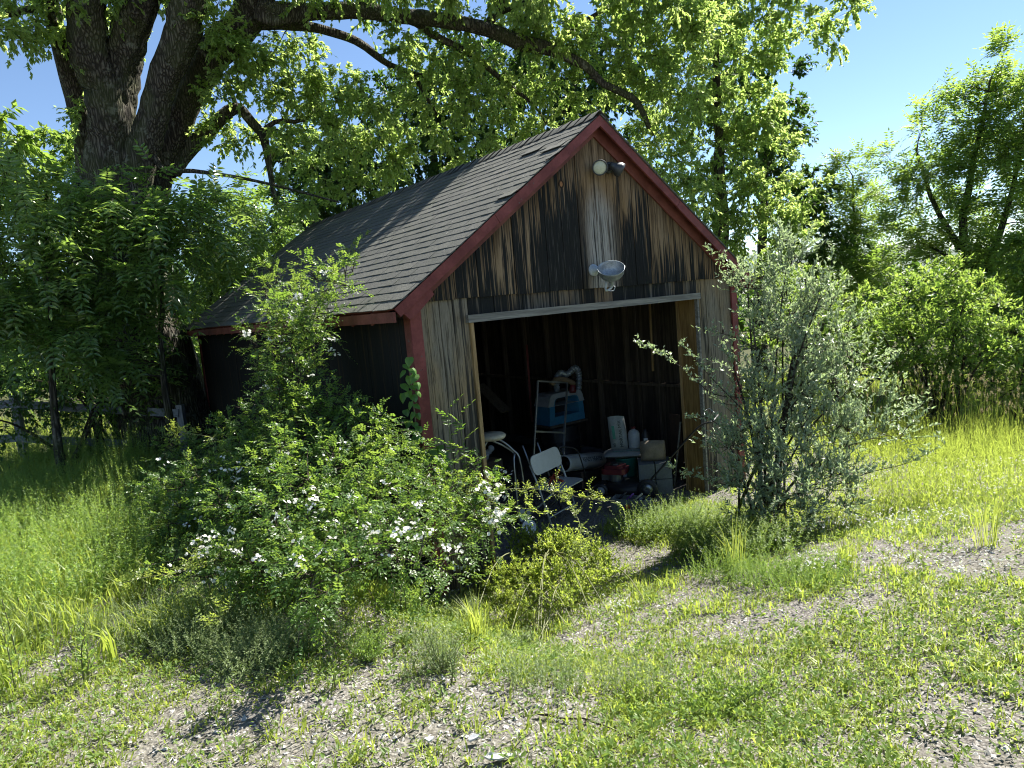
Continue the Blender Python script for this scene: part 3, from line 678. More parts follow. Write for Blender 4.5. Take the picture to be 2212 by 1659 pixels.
ocl = [(np.array(c), r) for c, r in (((7.6, 5.0, 10.4), 1.1), ((8.4, 6.6, 10.2), .9), ((6.8, 6.6, 10.8), .8), ((7.7, 2.8, 9.9), .9), ((6.6, 3.6, 10.5), .7), ((8.4, 8.2, 9.9), .8), ((8.8, 4.4, 9.9), .7), ((7.2, 8.2, 10.4), .7), ((6.2, 5.2, 11.2), .6), ((9.4, 5.8, 9.6), .7), ((9.2, 3.2, 9.6), .6), ((2.1, .2, 10.4), .8), ((1.5, -1.8, 10.1), .9), ((2.4, -1.2, 9.9), .6), ((.9, -2.9, 10.0), .7), ((2.2, 3.0, 11.9), .6))]
T, out = sample_clumps(ocl, 60, .7, .5); connect(ob, np.concatenate(on), np.concatenate(orr), T, r0=.008, rk=.012); fb = Buf(); sprays(fb, ob, T, out, T=6, tl=.3, K=10, L=.13, W=.09, kind='simple', droop=.35, hang=.8, upw=.1)
obj('branches', ob, MT['bark'], mroot, smooth=True); obj('crown', fb, MT['maple'], mroot)

# ------------------------------------------------------------------ trees behind the barn and to the right
MAP = dict(T=6, tl=.55, K=16, L=.15, W=.09, kind='simple', droop=.3, hang=.6)
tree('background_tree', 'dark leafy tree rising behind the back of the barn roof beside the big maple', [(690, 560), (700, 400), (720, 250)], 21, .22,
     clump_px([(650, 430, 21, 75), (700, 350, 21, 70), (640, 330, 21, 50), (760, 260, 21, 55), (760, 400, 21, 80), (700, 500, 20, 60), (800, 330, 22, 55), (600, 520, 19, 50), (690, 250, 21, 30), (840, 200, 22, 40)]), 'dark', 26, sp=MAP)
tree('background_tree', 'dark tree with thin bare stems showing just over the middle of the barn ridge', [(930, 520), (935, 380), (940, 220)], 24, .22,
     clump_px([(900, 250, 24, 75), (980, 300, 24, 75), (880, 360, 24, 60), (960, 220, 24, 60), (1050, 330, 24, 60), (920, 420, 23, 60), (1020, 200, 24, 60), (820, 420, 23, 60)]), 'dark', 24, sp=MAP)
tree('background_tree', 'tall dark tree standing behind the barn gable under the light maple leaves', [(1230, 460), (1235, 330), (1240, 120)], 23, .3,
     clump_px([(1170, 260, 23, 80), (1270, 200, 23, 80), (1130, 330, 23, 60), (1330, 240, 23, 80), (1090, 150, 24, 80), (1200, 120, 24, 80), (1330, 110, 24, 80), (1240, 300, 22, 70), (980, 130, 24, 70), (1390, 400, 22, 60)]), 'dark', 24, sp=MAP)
tree('background_tree', 'tall full maple filling the sky directly right of the barn gable', [(1560, 640), (1555, 400), (1545, 100)], 18, .3,
     clump_px([(1500, 40, 18, 90), (1620, 20, 18, 80), (1560, 130, 18, 90), (1640, 110, 18, 55), (1500, 220, 18, 90), (1600, 220, 18, 80), (1670, 200, 18, 40), (1700, 30, 17.5, 55), (1760, 70, 17.5, 32), (1790, 20, 17.5, 45), (1840, 5, 17.5, 30), (1810, 90, 17.5, 15),
      (1560, 320, 18, 80), (1640, 320, 18, 60), (1500, 400, 17.5, 70), (1590, 420, 17, 75), (1670, 400, 17, 60), (1720, 420, 17, 45), (1560, 500, 17, 60), (1650, 500, 17, 75), (1730, 500, 17, 50), (1640, 580, 17, 60), (1420, 300, 18, 60),
      (1560, -80, 18, 110), (1720, -90, 17.5, 90)]), 'maple', 28, sp=dict(T=6, tl=.42, K=20, L=.10, W=.058, kind='simple', droop=.25, hang=.45, upw=.2))
tree('background_tree', 'dark green tree showing between the bright maple and the sky on its right', [(1640, 640), (1650, 450), (1655, 260)], 21, .22,
     clump_px([(1660, 270, 21, 60), (1700, 300, 21, 35), (1640, 370, 21, 55), (1710, 230, 21, 28), (1700, 440, 21, 60), (1750, 400, 21, 35), (1600, 120, 21, 55), (1680, 170, 21, 32), (1560, 220, 21, 60), (1740, 480, 20, 50), (1770, 540, 20, 55)]), 'dark', 26, sp=MAP)
WAL = dict(T=5, tl=.45, K=4, L=.13, W=.045, kind='simple', droop=.15, hang=.25, upw=.55, comp=(.38, 4))
tree('slender_tree', 'slender young tree standing alone against the sky right of the big maples', [(1850, 760), (1848, 600), (1842, 380)], 21, .12,
     clump_px([(1842, 370, 21, 32), (1800, 420, 21, 28), (1860, 440, 21, 42), (1810, 500, 21, 42), (1890, 500, 21, 36), (1850, 560, 21, 52), (1790, 580, 20, 40), (1900, 590, 20, 40), (1850, 640, 20, 50)]), 'mid', 30, sp=WAL)
tree('walnut_tree', 'broad airy walnut tree with dark forking limbs at the far right against the sky', [(2130, 800), (2125, 680), (2110, 600)], 19, .2,
     clump_px([(2160, 150, 19, 38), (2110, 200, 19, 48), (2200, 200, 19, 55), (2010, 280, 19, 42), (2070, 270, 19, 55), (2150, 290, 19, 65), (2230, 320, 19, 70), (1960, 350, 19, 45), (2030, 370, 19, 60), (2110, 390, 19, 65), (2200, 410, 19, 70),
      (1940, 430, 19, 42), (2000, 460, 19, 55), (2080, 480, 19, 60), (2170, 500, 19, 65), (1950, 520, 18.5, 45), (2030, 550, 18.5, 50), (2240, 560, 19, 70), (2120, 570, 18.5, 50), (2280, 220, 19, 80), (2300, 440, 19, 80)]), 'olive', 18,
     limbs=[([D(2122, 650, 19), D(2090, 570, 19), D(2050, 500, 19), D(2010, 420, 19), D(1980, 330, 19)], .1, .03), ([D(2110, 600, 19), D(2080, 500, 19), D(2095, 390, 19), D(2120, 280, 19), D(2140, 170, 19)], .11, .02),
            ([D(2125, 640, 19), D(2150, 520, 19), D(2190, 400, 19), D(2215, 250, 19)], .1, .02), ([D(2122, 620, 19), D(2060, 560, 19), D(1980, 520, 19)], .07, .02)], sp=WAL)
tree('background_tree', 'leafy tree mostly beyond the picture edge behind the round bush', [(2230, 860), (2225, 760), (2220, 650)], 17, .14,
     clump_px([(2210, 640, 17, 60), (2150, 680, 17, 50), (2260, 560, 17, 70), (2190, 740, 16.5, 60), (2100, 640, 18, 45)]), 'mid', 24, sp=dict(MAP, L=.12, tl=.4))
# far wood, one mass beyond the trees
fbm_ = Buf(); tt_ = []
for i in range(80):
    a = rng.uniform(-.80, .95)+YAW; d = rng.uniform(38, 62); x, y = CAM[0]+d*math.sin(a), CAM[1]+d*math.cos(a)
    h = (5.5+3*rng.random())*(1.0 if a < YAW+.12 else .62); tt_.append((np.array([x, y, float(ground_z(x, y))+h*.42]), h*.5))
T, out = sample_clumps(tt_, 2.2, 1.0, .5); sprays(fbm_, None, T, out, T=5, tl=1.3, K=7, L=.6, kind='simple', W=.4, droop=.2)
solo('far_wood', fbm_, MT['dark'], 'dark far wood glimpsed between the nearer trunks', 'woodland', kind='stuff')

# ------------------------------------------------------------------ young trees and shrubs on the left
ASH = dict(T=5, tl=.5, K=4, L=.125, W=.046, kind='ovate', droop=.2, hang=.35, upw=.15, spread=1.1, comp=(.36, 4))
def shrub(name, label, basexy, clumps, leafm, dens, sp, stemm='twig', stems=7, group=None, stem_r=.03, cat='shrub', kr=(.005, .008), flat=.85, surf=.4, spread=.25):
    bx = np.array([basexy[0], basexy[1], float(ground_z(*basexy))-.05]); root = thing(name, label, cat, bx+[0, 0, .05], group)
    T, out = sample_clumps(clumps, dens, flat, surf); ok = T[:, 2] > ground_z(T[:, 0], T[:, 1])+.06
    ok &= ~((T[:, 0] > -.06) & (T[:, 0] < BW+.06) & (T[:, 1] > -.04) & (T[:, 1] < BL) & (T[:, 2] < 3.2)); T = T[ok]; out = out[ok]
    sb = Buf(); nodes = []; nr = []
    sel = rng.choice(len(T), min(stems, len(T)), replace=False)
    for i in sel:
        st = bx+[rng.normal()*spread, rng.normal()*spread, 0]; t = T[i]; mid = st*.45+t*.55; mid[2] += .18*np.linalg.norm(t-st)*.6; p = smooth_path([st, mid, t], 9)
        rad = np.linspace(stem_r*rng.uniform(.6, 1.1), .006, 9); tube(sb, p, rad, 6, cap=False); nodes.append(p[1:]); nr.append(rad[1:])
    connect(sb, np.concatenate(nodes), np.concatenate(nr), T, r0=kr[0], rk=kr[1], sides=3)
    fb = Buf(); sprays(fb, sb, T, out, **sp)
    obj('stems', sb, MT[stemm], root, smooth=True); obj('foliage', fb, MT[leafm], root)
    return root
def bxy(px, py, d): q = D(px, py, d); return (q[0], q[1])
tree('young_ash', 'young ash with long compound leaves crowding the foot of the big maple', [(350, 800), (350, 650), (340, 480)], 11.3, .06,
     clump_px([(300, 450, 11.4, 60), (380, 440, 11.4, 55), (230, 480, 11.3, 65), (340, 520, 11.2, 75), (440, 470, 11.3, 60), (250, 590, 11.2, 75), (300, 610, 11, 60), (425, 505, 11.8, 35), (250, 700, 11.2, 60), (200, 680, 11.4, 60), (240, 780, 11.4, 50), (270, 830, 12.4, 40), (180, 420, 11.6, 45), (400, 480, 11.6, 45), (150, 760, 11.6, 50)]), 'ash', 27, sp=ASH, tsides=7)
tree('young_ash', 'young ash reaching along the back roof edge with bright upper leaves', [(440, 850), (450, 680), (480, 520)], 15, .06,
     clump_px([(500, 450, 14.5, 50), (560, 480, 14.8, 50), (540, 540, 14.8, 55), (490, 600, 14.6, 55), (600, 490, 15.2, 40), (440, 640, 14.6, 50), (400, 680, 14.6, 45), (640, 470, 15.5, 35), (420, 560, 14.4, 50), (500, 520, 14.5, 55), (370, 760, 14.6, 50), (400, 860, 14.8, 45)]), 'ash', 27, sp=ASH, tsides=7)
tree('young_ash', 'shadowed young ash at the left picture edge over the rail fence', [(110, 850), (110, 700), (100, 520)], 11, .06,
     clump_px([(40, 470, 11, 60), (130, 480, 11.2, 60), (-30, 560, 11, 80), (80, 590, 11, 80), (180, 560, 11.2, 60), (60, 690, 10.8, 65), (160, 690, 11, 60), (-20, 740, 11, 50), (-10, 400, 11, 35)]), 'ash', 27, sp=ASH, tsides=7)
tree('pale_leaved_tree', 'loose light green tree behind the left foliage against the blue sky', [(120, 700), (110, 500), (90, 350)], 20, .16,
     clump_px([(60, 380, 20, 55), (110, 330, 20, 45), (150, 400, 20, 50), (170, 310, 20, 30), (20, 330, 20, 40), (60, 460, 20, 60), (-20, 420, 20, 60), (190, 370, 20, 40), (5, 260, 14, 14), (20, 285, 14, 16)]), 'mid', 24, sp=dict(MAP, T=5))
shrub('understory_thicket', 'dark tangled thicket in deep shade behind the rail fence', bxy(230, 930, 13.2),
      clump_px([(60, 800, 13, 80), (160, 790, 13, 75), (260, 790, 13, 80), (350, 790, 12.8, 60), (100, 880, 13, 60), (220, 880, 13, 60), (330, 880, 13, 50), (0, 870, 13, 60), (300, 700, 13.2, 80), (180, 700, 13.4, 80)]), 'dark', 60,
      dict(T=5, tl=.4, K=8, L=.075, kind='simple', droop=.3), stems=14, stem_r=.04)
shrub('understory_thicket', 'sunlit green thicket seen past the back corner of the barn', bxy(420, 950, 17),
      clump_px([(400, 780, 17, 60), (420, 850, 17, 60), (370, 860, 17, 50), (430, 700, 17, 50), (340, 800, 17.5, 55), (440, 910, 16, 35), (250, 850, 18, 60), (120, 860, 18, 60), (20, 820, 18, 60)]), 'olive', 36,
      dict(T=5, tl=.4, K=8, L=.09, kind='simple', droop=.3), stems=12, stem_r=.03)

# ------------------------------------------------------------------ bushes on the right
OLV = dict(T=5, tl=.26, K=9, L=.075, W=.034, kind='simple', droop=.15, hang=.05, upw=.6)
shrub('round_bush', 'large rounded light green bush at the right edge of the meadow', bxy(2020, 900, 13.5),
      clump_px([(2020, 640, 13.5, 75), (1950, 670, 13.5, 65), (2090, 670, 13.5, 65), (1920, 730, 13.3, 55), (2000, 730, 13.3, 80), (2080, 750, 13.3, 75), (2040, 600, 13.5, 35), (1980, 810, 13.3, 60), (2070, 820, 13.3, 55), (2140, 740, 13.3, 50), (1910, 800, 13.3, 45)]),
      'olive', 95, OLV, stems=16, stem_r=.045)
shrub('leafy_bush', 'darker green bush at the right picture edge below the walnut tree', bxy(2190, 900, 13.8),
      clump_px([(2180, 760, 13.8, 55), (2230, 720, 13.8, 60), (2210, 820, 13.6, 60), (2150, 840, 13.6, 40), (2270, 800, 13.8, 70)]), 'mid', 75, dict(OLV, L=.08), stems=10, stem_r=.03)
shrub('leafy_bush', 'bright shrub behind the silvery bush beside the right barn wall', bxy(1740, 880, 13),
      clump_px([(1700, 640, 14, 60), (1780, 640, 14.5, 60), (1680, 720, 13.5, 60), (1760, 730, 14, 60), (1840, 680, 14.5, 55), (1850, 770, 14, 55), (1700, 800, 13, 50), (1790, 820, 13.5, 50)]), 'olive', 60, dict(OLV, L=.09), stems=12, stem_r=.04)
shrub('understory_thicket', 'dark thicket under the walnut tree behind the round bush', bxy(2050, 880, 17),
      clump_px([(1880, 780, 17.5, 50), (1950, 800, 17.5, 55), (2040, 790, 17.5, 60), (2130, 800, 17.5, 60), (2210, 800, 17.5, 60), (1820, 740, 18, 50), (1900, 700, 18, 50), (1990, 700, 18, 50), (2090, 690, 18, 50), (2180, 690, 18, 50), (1760, 800, 17.5, 50)]), 'dark', 30,
      dict(T=5, tl=.45, K=8, L=.11, kind='simple', droop=.3), stems=12, stem_r=.04)
SV = shrub('silvery_bush', 'big open silvery leaved bush in front of the right barn corner', bxy(1690, 1170, 7.3) if False else (2.95, -1.35),
      clump_px([(1700, 600, 7.6, 45), (1620, 620, 7.5, 40), (1770, 650, 7.6, 45), (1690, 690, 7.5, 65), (1640, 720, 7.4, 45), (1790, 740, 7.5, 55), (1600, 800, 7.2, 34), (1850, 780, 7.6, 34), (1700, 820, 7.3, 70), (1620, 860, 7.1, 50), (1800, 850, 7.4, 65), (1890, 880, 7.7, 34), 
      (1660, 950, 7.0, 75), (1760, 960, 7.1, 75), (1590, 960, 6.9, 45), (1860, 950, 7.5, 45), (1940, 930, 7.8, 24),  (1700, 1050, 6.9, 90), (1620, 1040, 6.9, 50), (1790, 1050, 7.1, 60), (1690, 1120, 6.9, 65), (1720, 540, 7.7, 35), (1640, 680, 7.3, 30)]),
      'silver', 215, dict(T=4, tl=.30, K=18, L=.048, W=.021, kind='simple', droop=.0, hang=-.15, upw=.75, spread=.7), stems=22, stem_r=.02, kr=(.003, .006), spread=.12)

def shoot(pts, n=26, leaf='silver', L=.042, W=.019, side=.10):
    s = smooth_path(np.array(pts), n); sb = Buf(); fb = Buf(); tube(sb, s, np.linspace(.006, .002, n), 5, cap=False); Ln = np.sum(np.linalg.norm(np.diff(s, axis=0), axis=1))
    m = int(Ln*34); i = rng.integers(2, n, m); d = nrm(rnd3((m,))+[0, 0, .45])*side*(.3+rng.random((m, 1))); ribbon(sb, s[i], s[i]+d, .0016); u = rng.random((m, 7, 1)); P = s[i][:, None]+d[:, None]*u
    leaves(fb, P, d[:, None]*4+rnd3((m, 7))*.8+[0, 0, .3], np.array([0, 0, 1.])+rnd3((m, 7))*.7, L*(.6+.6*rng.random(m*7)), W, 'simple'); o = obj('shoot', sb, MT['twig'], SV); obj('shoot_leaves', fb, MT[leaf], o)
for q in ([(1620, 860, 7.1), (1540, 850, 7.0), (1480, 800, 6.9), (1430, 765, 6.85), (1380, 742, 6.8)], [(1620, 900, 7.0), (1550, 830, 6.9), (1500, 775, 6.8), (1470, 745, 6.8)], [(1640, 760, 7.3), (1590, 730, 7.2), (1550, 718, 7.1), (1515, 708, 7.1)], [(1660, 700, 7.5), (1600, 620, 7.4), (1565, 570, 7.4), (1527, 538, 7.3)],
          [(1660, 1060, 6.9), (1580, 1050, 6.8), (1500, 1030, 6.7), (1440, 1010, 6.6)], [(1640, 980, 6.9), (1570, 930, 6.8), (1520, 900, 6.75), (1480, 905, 6.7)], [(1700, 640, 7.6), (1690, 580, 7.6), (1685, 520, 7.6), (1680, 480, 7.6)], [(1750, 660, 7.6), (1790, 590, 7.7), (1800, 540, 7.7)],
          [(1880, 930, 7.5), (1940, 900, 7.7), (1985, 880, 7.8), (2010, 850, 7.9)], [(1800, 1050, 7.1), (1880, 1020, 7.4), (1960, 1000, 7.6), (2040, 960, 7.8)], [(1850, 860, 7.5), (1910, 800, 7.6), (1950, 760, 7.7)], [(1640, 640, 7.5), (1610, 590, 7.5), (1600, 560, 7.5)]): shoot([D(*e) for e in q])

# ------------------------------------------------------------------ the ground cover
def G(px, py, lo=1.5, hi=60):
    d = ray(px, py); a = lo
    while a < hi:
        p = CAM+d*a
        if p[2] < ground_z(p[0], p[1]): return np.array([p[0], p[1], float(ground_z(p[0], p[1]))])
        a += .04
    return CAM+d*hi
def polar(n, r0, r1, a0=-.86, a1=.86, pw=1.0):
    u = rng.random(n)**pw; r = r0+(r1-r0)*u; a = YAW+rng.uniform(a0, a1, n); return CAM[0]+r*np.sin(a), CAM[1]+r*np.cos(a)
def inside(x, y, m=.0): return (x > -m) & (x < BW+m) & (y > -m) & (y < BL+m)
def lush(x, y):                     # 1 in the meadow and weeds, low on the gravel of the drive
    q = (x+2.9)*math.cos(.64)-(y+5.2)*math.sin(.64)      # to the right of the view
    r = np.hypot(x+2.9, y+5.2)
    edge = 5.4-.35*np.clip(-q, 0, 3)+.25*np.clip(q-2, 0, 6)
    v = sstep((r-edge)/1.6); n = fbm(x*1.4+3, y*1.4, 4); n2 = fbm(x*5+9, y*5, 3)
    patch = sstep((n-.38)/.18)*.75+sstep((n2-.52)/.12)*.35
    door = np.exp(-(((x-2.3)/1.5)**2+((y+.5)/.9)**2)); v = np.clip(v*.97+patch*(1-v)*.95+.14, 0, 1)
    return v*(1-.9*door)
def blades(buf, x, y, H, W, lean=.5, az=None, z0=None, tint=None):
    n = len(x); z = ground_z(x, y)-.01 if z0 is None else z0; P = np.stack([x, y, z], 1); a = rng.random(n)*6.283 if az is None else az
    d = np.stack([np.cos(a), np.sin(a), 0*a], 1); s = np.stack([-np.sin(a+rng.normal(size=n)*.8), np.cos(a), 0*a], 1); H = H[:, None]; W = W[:, None]; k = (lean*(.3+rng.random(n)))[:, None]
    U = np.array([0, 0, 1.]); m = P+U*H*.6+d*H*k*.3; t = P+U*H*(1-.35*k)+d*H*k
    V = np.stack([P-s*W*.45, P+s*W*.45, m+s*W*.5, m-s*W*.5, t], 1); b0 = np.arange(n)[:, None]*5
    tt = rng.random(n) if tint is None else tint
    F = np.concatenate([b0+[0, 1, 2], b0+[0, 2, 3], b0+[3, 2, 4]]); buf.add(V.reshape(-1, 3), F, np.tile(np.clip(tt, 0, 1), 3))
def tufts(buf, x, y, per, h, wd, spread=.03, lean=.6, tint=None):
    n = len(x); X_ = np.repeat(x, per); Y_ = np.repeat(y, per); a = rng.random(n*per)*6.283; rr_ = rng.random(n*per)*spread
    H = np.repeat(h, per)*(.5+.6*rng.random(n*per)); t0 = np.repeat(rng.random(n) if tint is None else tint, per)*.6+rng.random(n*per)*.4
    X_ = X_+np.cos(a)*rr_; Y_ = Y_+np.sin(a)*rr_; blades(buf, X_, Y_, H, H*0+wd*(.6+.8*rng.random(n*per)), lean, a, tint=t0)
# short patchy grass on the drive
gb = Buf(); x, y = polar(30000, 1.25, 8); k = rng.random(len(x)) < lush(x, y)*.8; k &= ~inside(x, y, .1); x, y = x[k], y[k]
tufts(gb, x, y, 7, (.03+.06*rng.random(len(x))**1.5)*(.6+1.1*fbm(x*2,y*2,2)), .0065, .045, .9)
# meadow and rough grass farther out
x, y = polar(19000, 4.5, 22, pw=1.1); far = (lush(x, y) > .75) & ~inside(x, y, .1); x, y = x[far], y[far]
hh = .05+.12*fbm(x*.9, y*.9, 3)+.26*sstep((x-4.5)/4)+.16*sstep((-x-.4)/1); tufts(gb, x, y, 6, hh, .008, .06, .45)
solo('grass', gb, MT['grass'], 'patchy short grass on the drive growing into taller meadow grass behind', 'grass', kind='stuff')
# small broad-leaved weeds
wb = Buf(); x, y = polar(36000, 1.2, 12); k = (rng.random(len(x)) < .12+lush(x, y)*.75) & ~inside(x, y, .08); x, y = x[k], y[k]; n = len(x); per = 6
X_ = np.repeat(x, per)+rng.normal(size=n*per)*.02; Y_ = np.repeat(y, per)+rng.normal(size=n*per)*.02; a = rng.random(n*per)*6.283
P = np.stack([X_, Y_, ground_z(X_, Y_)+.015+.05*rng.random(n*per)], 1); sz = np.repeat(.014+.024*rng.random(n)**2, per)
leaves(wb, P, np.stack([np.cos(a), np.sin(a), .5+.3*rng.random(n*per)], 1), np.array([0, 0, 1.])+rnd3((n*per,))*.5, sz, sz*.5, 'simple', np.repeat(rng.random(n), per)*.6+.4*rng.random(n*per))
solo('ground_weeds', wb, MT['weed'], 'small broad leaved weeds spread among the short grass', 'weeds', kind='stuff')
# clover heads
cb = Buf(); x, y = polar(5200, 4.2, 10, .1, .8); k = (fbm(x*1.1+5, y*1.1, 3) > .5) & (lush(x, y) > .5) & ~inside(x, y, .3); x, y = x[k], y[k]; n = len(x)
P = np.stack([x, y, ground_z(x, y)+.10+.07*rng.random(n)], 1)
for _ in range(5): leaves(cb, P+rnd3((n,))*.004, rnd3((n,)), rnd3((n,)), .011, .009, 'simple')
solo('clover_flowers', cb, MT['petal'], 'tiny white clover heads dotted through the grass on the right', 'clover', kind='stuff')
# dead straw litter and stones
sb_ = Buf(); x, y = polar(30000, 1.2, 7.5); k = (rng.random(len(x)) < .35+.65*(fbm(x*1.3+40, y*1.3, 3) > .45)) & ~inside(x, y, .0); x, y = x[k], y[k]; n = len(x); a = rng.random(n)*6.283
P = np.stack([x, y, ground_z(x, y)+.004+.012*rng.random(n)], 1); leaves(sb_, P, np.stack([np.cos(a), np.sin(a), rng.normal(size=n)*.18], 1), np.array([0, 0, 1.])+rnd3((n,))*.35, .012+.035*rng.random(n), .003+.004*rng.random(n)**2, 'simple', None, .1)
s_ = NT('straw_litter'); s_.fin(s_.mix(s_.attr(), (.19, .17, .14), (.50, .49, .45)), .85, spec=.2); MT['litter'] = s_.m
solo('straw_litter', sb_, MT['litter'], 'dry straw and leaf bits lying over the gravel drive', 'litter', kind='stuff')
def stones(x, y, sz, z=None):
    b = Buf(); n = len(x); V0 = np.array([(1, 0, 0), (0, 1, 0), (-1, 0, 0), (0, -1, 0), (.1, .1, .8), (0, 0, -.6)], float)
    F0 = np.array([(0, 1, 4), (1, 2, 4), (2, 3, 4), (3, 0, 4), (1, 0, 5), (2, 1, 5), (3, 2, 5), (0, 3, 5)])
    V = V0[None]*(.6+.7*rng.random((n, 6, 1))); a = rng.random(n)*6.283; c, s = np.cos(a)[:, None], np.sin(a)[:, None]
    V = V*np.stack([np.ones(n), .5+.4*rng.random(n), .35+.3*rng.random(n)], 1)[:, None]; V = np.stack([V[..., 0]*c-V[..., 1]*s, V[..., 0]*s+V[..., 1]*c, V[..., 2]+V[..., 0]*rng.normal(size=(n, 1))*.25], -1)*sz[:, None, None]
    P = np.stack([x, y, (ground_z(x, y) if z is None else z)+sz*.12], 1); b.add((V+P[:, None]).reshape(-1, 3), (np.arange(n)[:, None, None]*6+F0[None]).reshape(-1, 3), np.repeat(rng.random(n), 8)); return b
x, y = polar(32000, 1.2, 8, pw=.9); k = (rng.random(len(x)) < np.clip(.25+1.6*(fbm(x*.9+70, y*.9, 3)-.38), .08, 1)) & ~inside(x, y, -.05); x, y = x[k], y[k]
s_ = NT('gravel_grey'); s_.fin(s_.mix(s_.math('POWER', s_.attr(), 1.6), (.18, .175, .17), (.52, .51, .49)), .85, spec=.3); MT['gravel'] = s_.m
solo('gravel', stones(x, y, .008+.012*rng.random(len(x))**2), MT['gravel'], 'loose grey gravel showing between the grass of the drive', 'gravel', kind='stuff')
x = rng.uniform(.1, BW-.1, 3600); y = rng.uniform(-.5, 2.6, 3600); s2 = stones(x, y, .008+.009*rng.random(3600))
solo('floor_gravel', s2, plain('dark_gravel', (.13, .135, .14), .9, var=.5, sc=30), 'dark grey gravel floor just inside the barn doorway', 'gravel', kind='stuff')
x, y = rng.uniform(2.0, 3.6, 900), rng.uniform(-.9, .15, 900); db = Buf(); tufts(db, x, y, 5, .05+.10*rng.random(900), .006, .03, .6)
solo('doorway_grass', db, MT['grass'], 'thin shaded grass growing across the gravel at the doorway sill', 'grass', kind='stuff')

def stalks(cl, h, n, K, L, W, leafm, name, label, hang=-.3, cat='weeds', spreadh=.25, kind='simple', heads=None):
    """cl: list of ground centres and radii; upright leafy stems"""
    fb = Buf(); xs = []; ys = []
    tot = sum(r*r for _, r in cl)
    for c, r in cl:
        m = int(n*r*r/tot); a = rng.random(m)*6.283; q = r*np.sqrt(rng.random(m)); xs.append(c[0]+np.cos(a)*q); ys.append(c[1]+np.sin(a)*q)
    x = np.concatenate(xs); y = np.concatenate(ys); k = ~inside(x, y, .05); x, y = x[k], y[k]; n = len(x)
    H = h*(.55+.6*rng.random(n))*(.7+.6*fbm(x*1.5, y*1.5, 2)); ld = rnd3((n,))*spreadh; ld[:, 2] = 1; P0 = np.stack([x, y, ground_z(x, y)], 1); P1 = P0+ld*H[:, None]
    ribbon(fb, P0, P1, .0011)
    u = (.12+.88*np.sort(rng.random((n, K)), 1))[..., None]; P = P0[:, None]*(1-u)+P1[:, None]*u; a = rng.random((n, K))*6.283
    A = np.stack([np.cos(a), np.sin(a), .35-hang+0*a], -1); sz = L*(1.15-.7*u[..., 0])*(.7+.5*rng.random((n, K)))
    leaves(fb, P, A, np.array([0, 0, 1.])+rnd3((n, K))*.5, sz.ravel(), sz.ravel()*W/L, kind, (rng.random((n, 1))*.6+rng.random((n, K))*.4))
    o = solo(name, fb, MT[leafm], label, cat, kind='stuff')
    if heads:
        hb = Buf()
        for _ in range(heads): 
            dd = P1+rnd3((n,))*[.006, .006, .03]; leaves(hb, dd, rnd3((n,))+[0, 0, .8], rnd3((n,)), .02, .008, 'simple')
        obj('seed_heads', hb, MT['seed'], o, kind='stuff')
    return o
gc = lambda l: [(G(a, b_), r) for a, b_, r in l]
stalks(gc([(1400, 1160, .28), (1470, 1150, .35), (1560, 1160, .38), (1640, 1190, .35), (1500, 1200, .25), (1590, 1210, .25)]), .34, 1000, 34, .030, .015, 'weed', 'bedstraw_patch', 'dense fine leaved green weeds mounded right of the barn doorway', hang=0, spreadh=.75)
stalks(gc([(1640, 1250, .3), (1720, 1260, .35), (1560, 1240, .25)]), .2, 520, 20, .024, .011, 'mid', 'weed_patch', 'low shaded weeds in front of the silvery bush', spreadh=.7)
stalks(gc([(430, 1400, .22), (520, 1410, .25), (600, 1420, .22), (560, 1450, .2), (480, 1380, .2), (400, 1360, .2)]), .26, 1000, 28, .022, .008, 'sedge', 'bedstraw_patch', 'pale fine leaved weed mound lower left of the roses', hang=0, spreadh=.6)
stalks(gc([(700, 1400, .16), (250, 1370, .22), (330, 1400, .16), (930, 1400, .14), (1180, 1490, .2), (1370, 1500, .2), (920, 1460, .12), (60, 1380, .25)]), .2, 700, 16, .022, .008, 'sedge', 'weed_patch', 'small scattered pale weeds across the left half of the drive')
stalks(gc([(40, 1180, .6), (140, 1160, .7), (240, 1180, .6), (90, 1250, .5), (200, 1260, .5), (300, 1250, .35), (30, 1080, .8), (150, 1060, .8), (250, 1080, .6), (-60, 1150, .8), (-60, 1280, .5), (20, 1320, .3), (130, 1320, .3)]), .42, 2600, 20, .042, .015, 'olive', 'weed_patch', 'sunlit waist high weeds filling the left side before the rail fence')
stalks(gc([(60, 1010, 1.0), (180, 1000, 1.0), (290, 1010, .6)]), .6, 800, 20, .045, .016, 'olive', 'weed_patch', 'tall bright weeds along the foot of the rail fence')
stalks(gc([(1900, 1100, .5), (2000, 1080, .7), (2100, 1060, 1.0), (2190, 1080, 1.0), (1950, 1010, .9), (2080, 990, 1.3), (2180, 990, 1.3)]), .5, 1500, 14, .05, .009, 'grass', 'meadow_weeds', 'yellow green meadow growth to the right of the silvery bush', hang=-.8)
stalks(gc([(2000, 960, 1.2), (2080, 945, 1.4), (2170, 940, 1.5), (2210, 960, 1.2)]), .95, 420, 3, .12, .008, 'grass', 'seeding_grass', 'tall grass with pale seed heads at the far meadow edge', hang=-1, heads=14, cat='grass', spreadh=.2)
stalks(gc([(150, 1010, .5), (230, 1020, .4), (60, 1030, .5), (290, 1020, .3)]), .8, 34, 2, .1, .007, 'grass', 'seeding_grass', 'scattered thin seeding grass stems in front of the rail fence', hang=-1, heads=12, cat='grass')

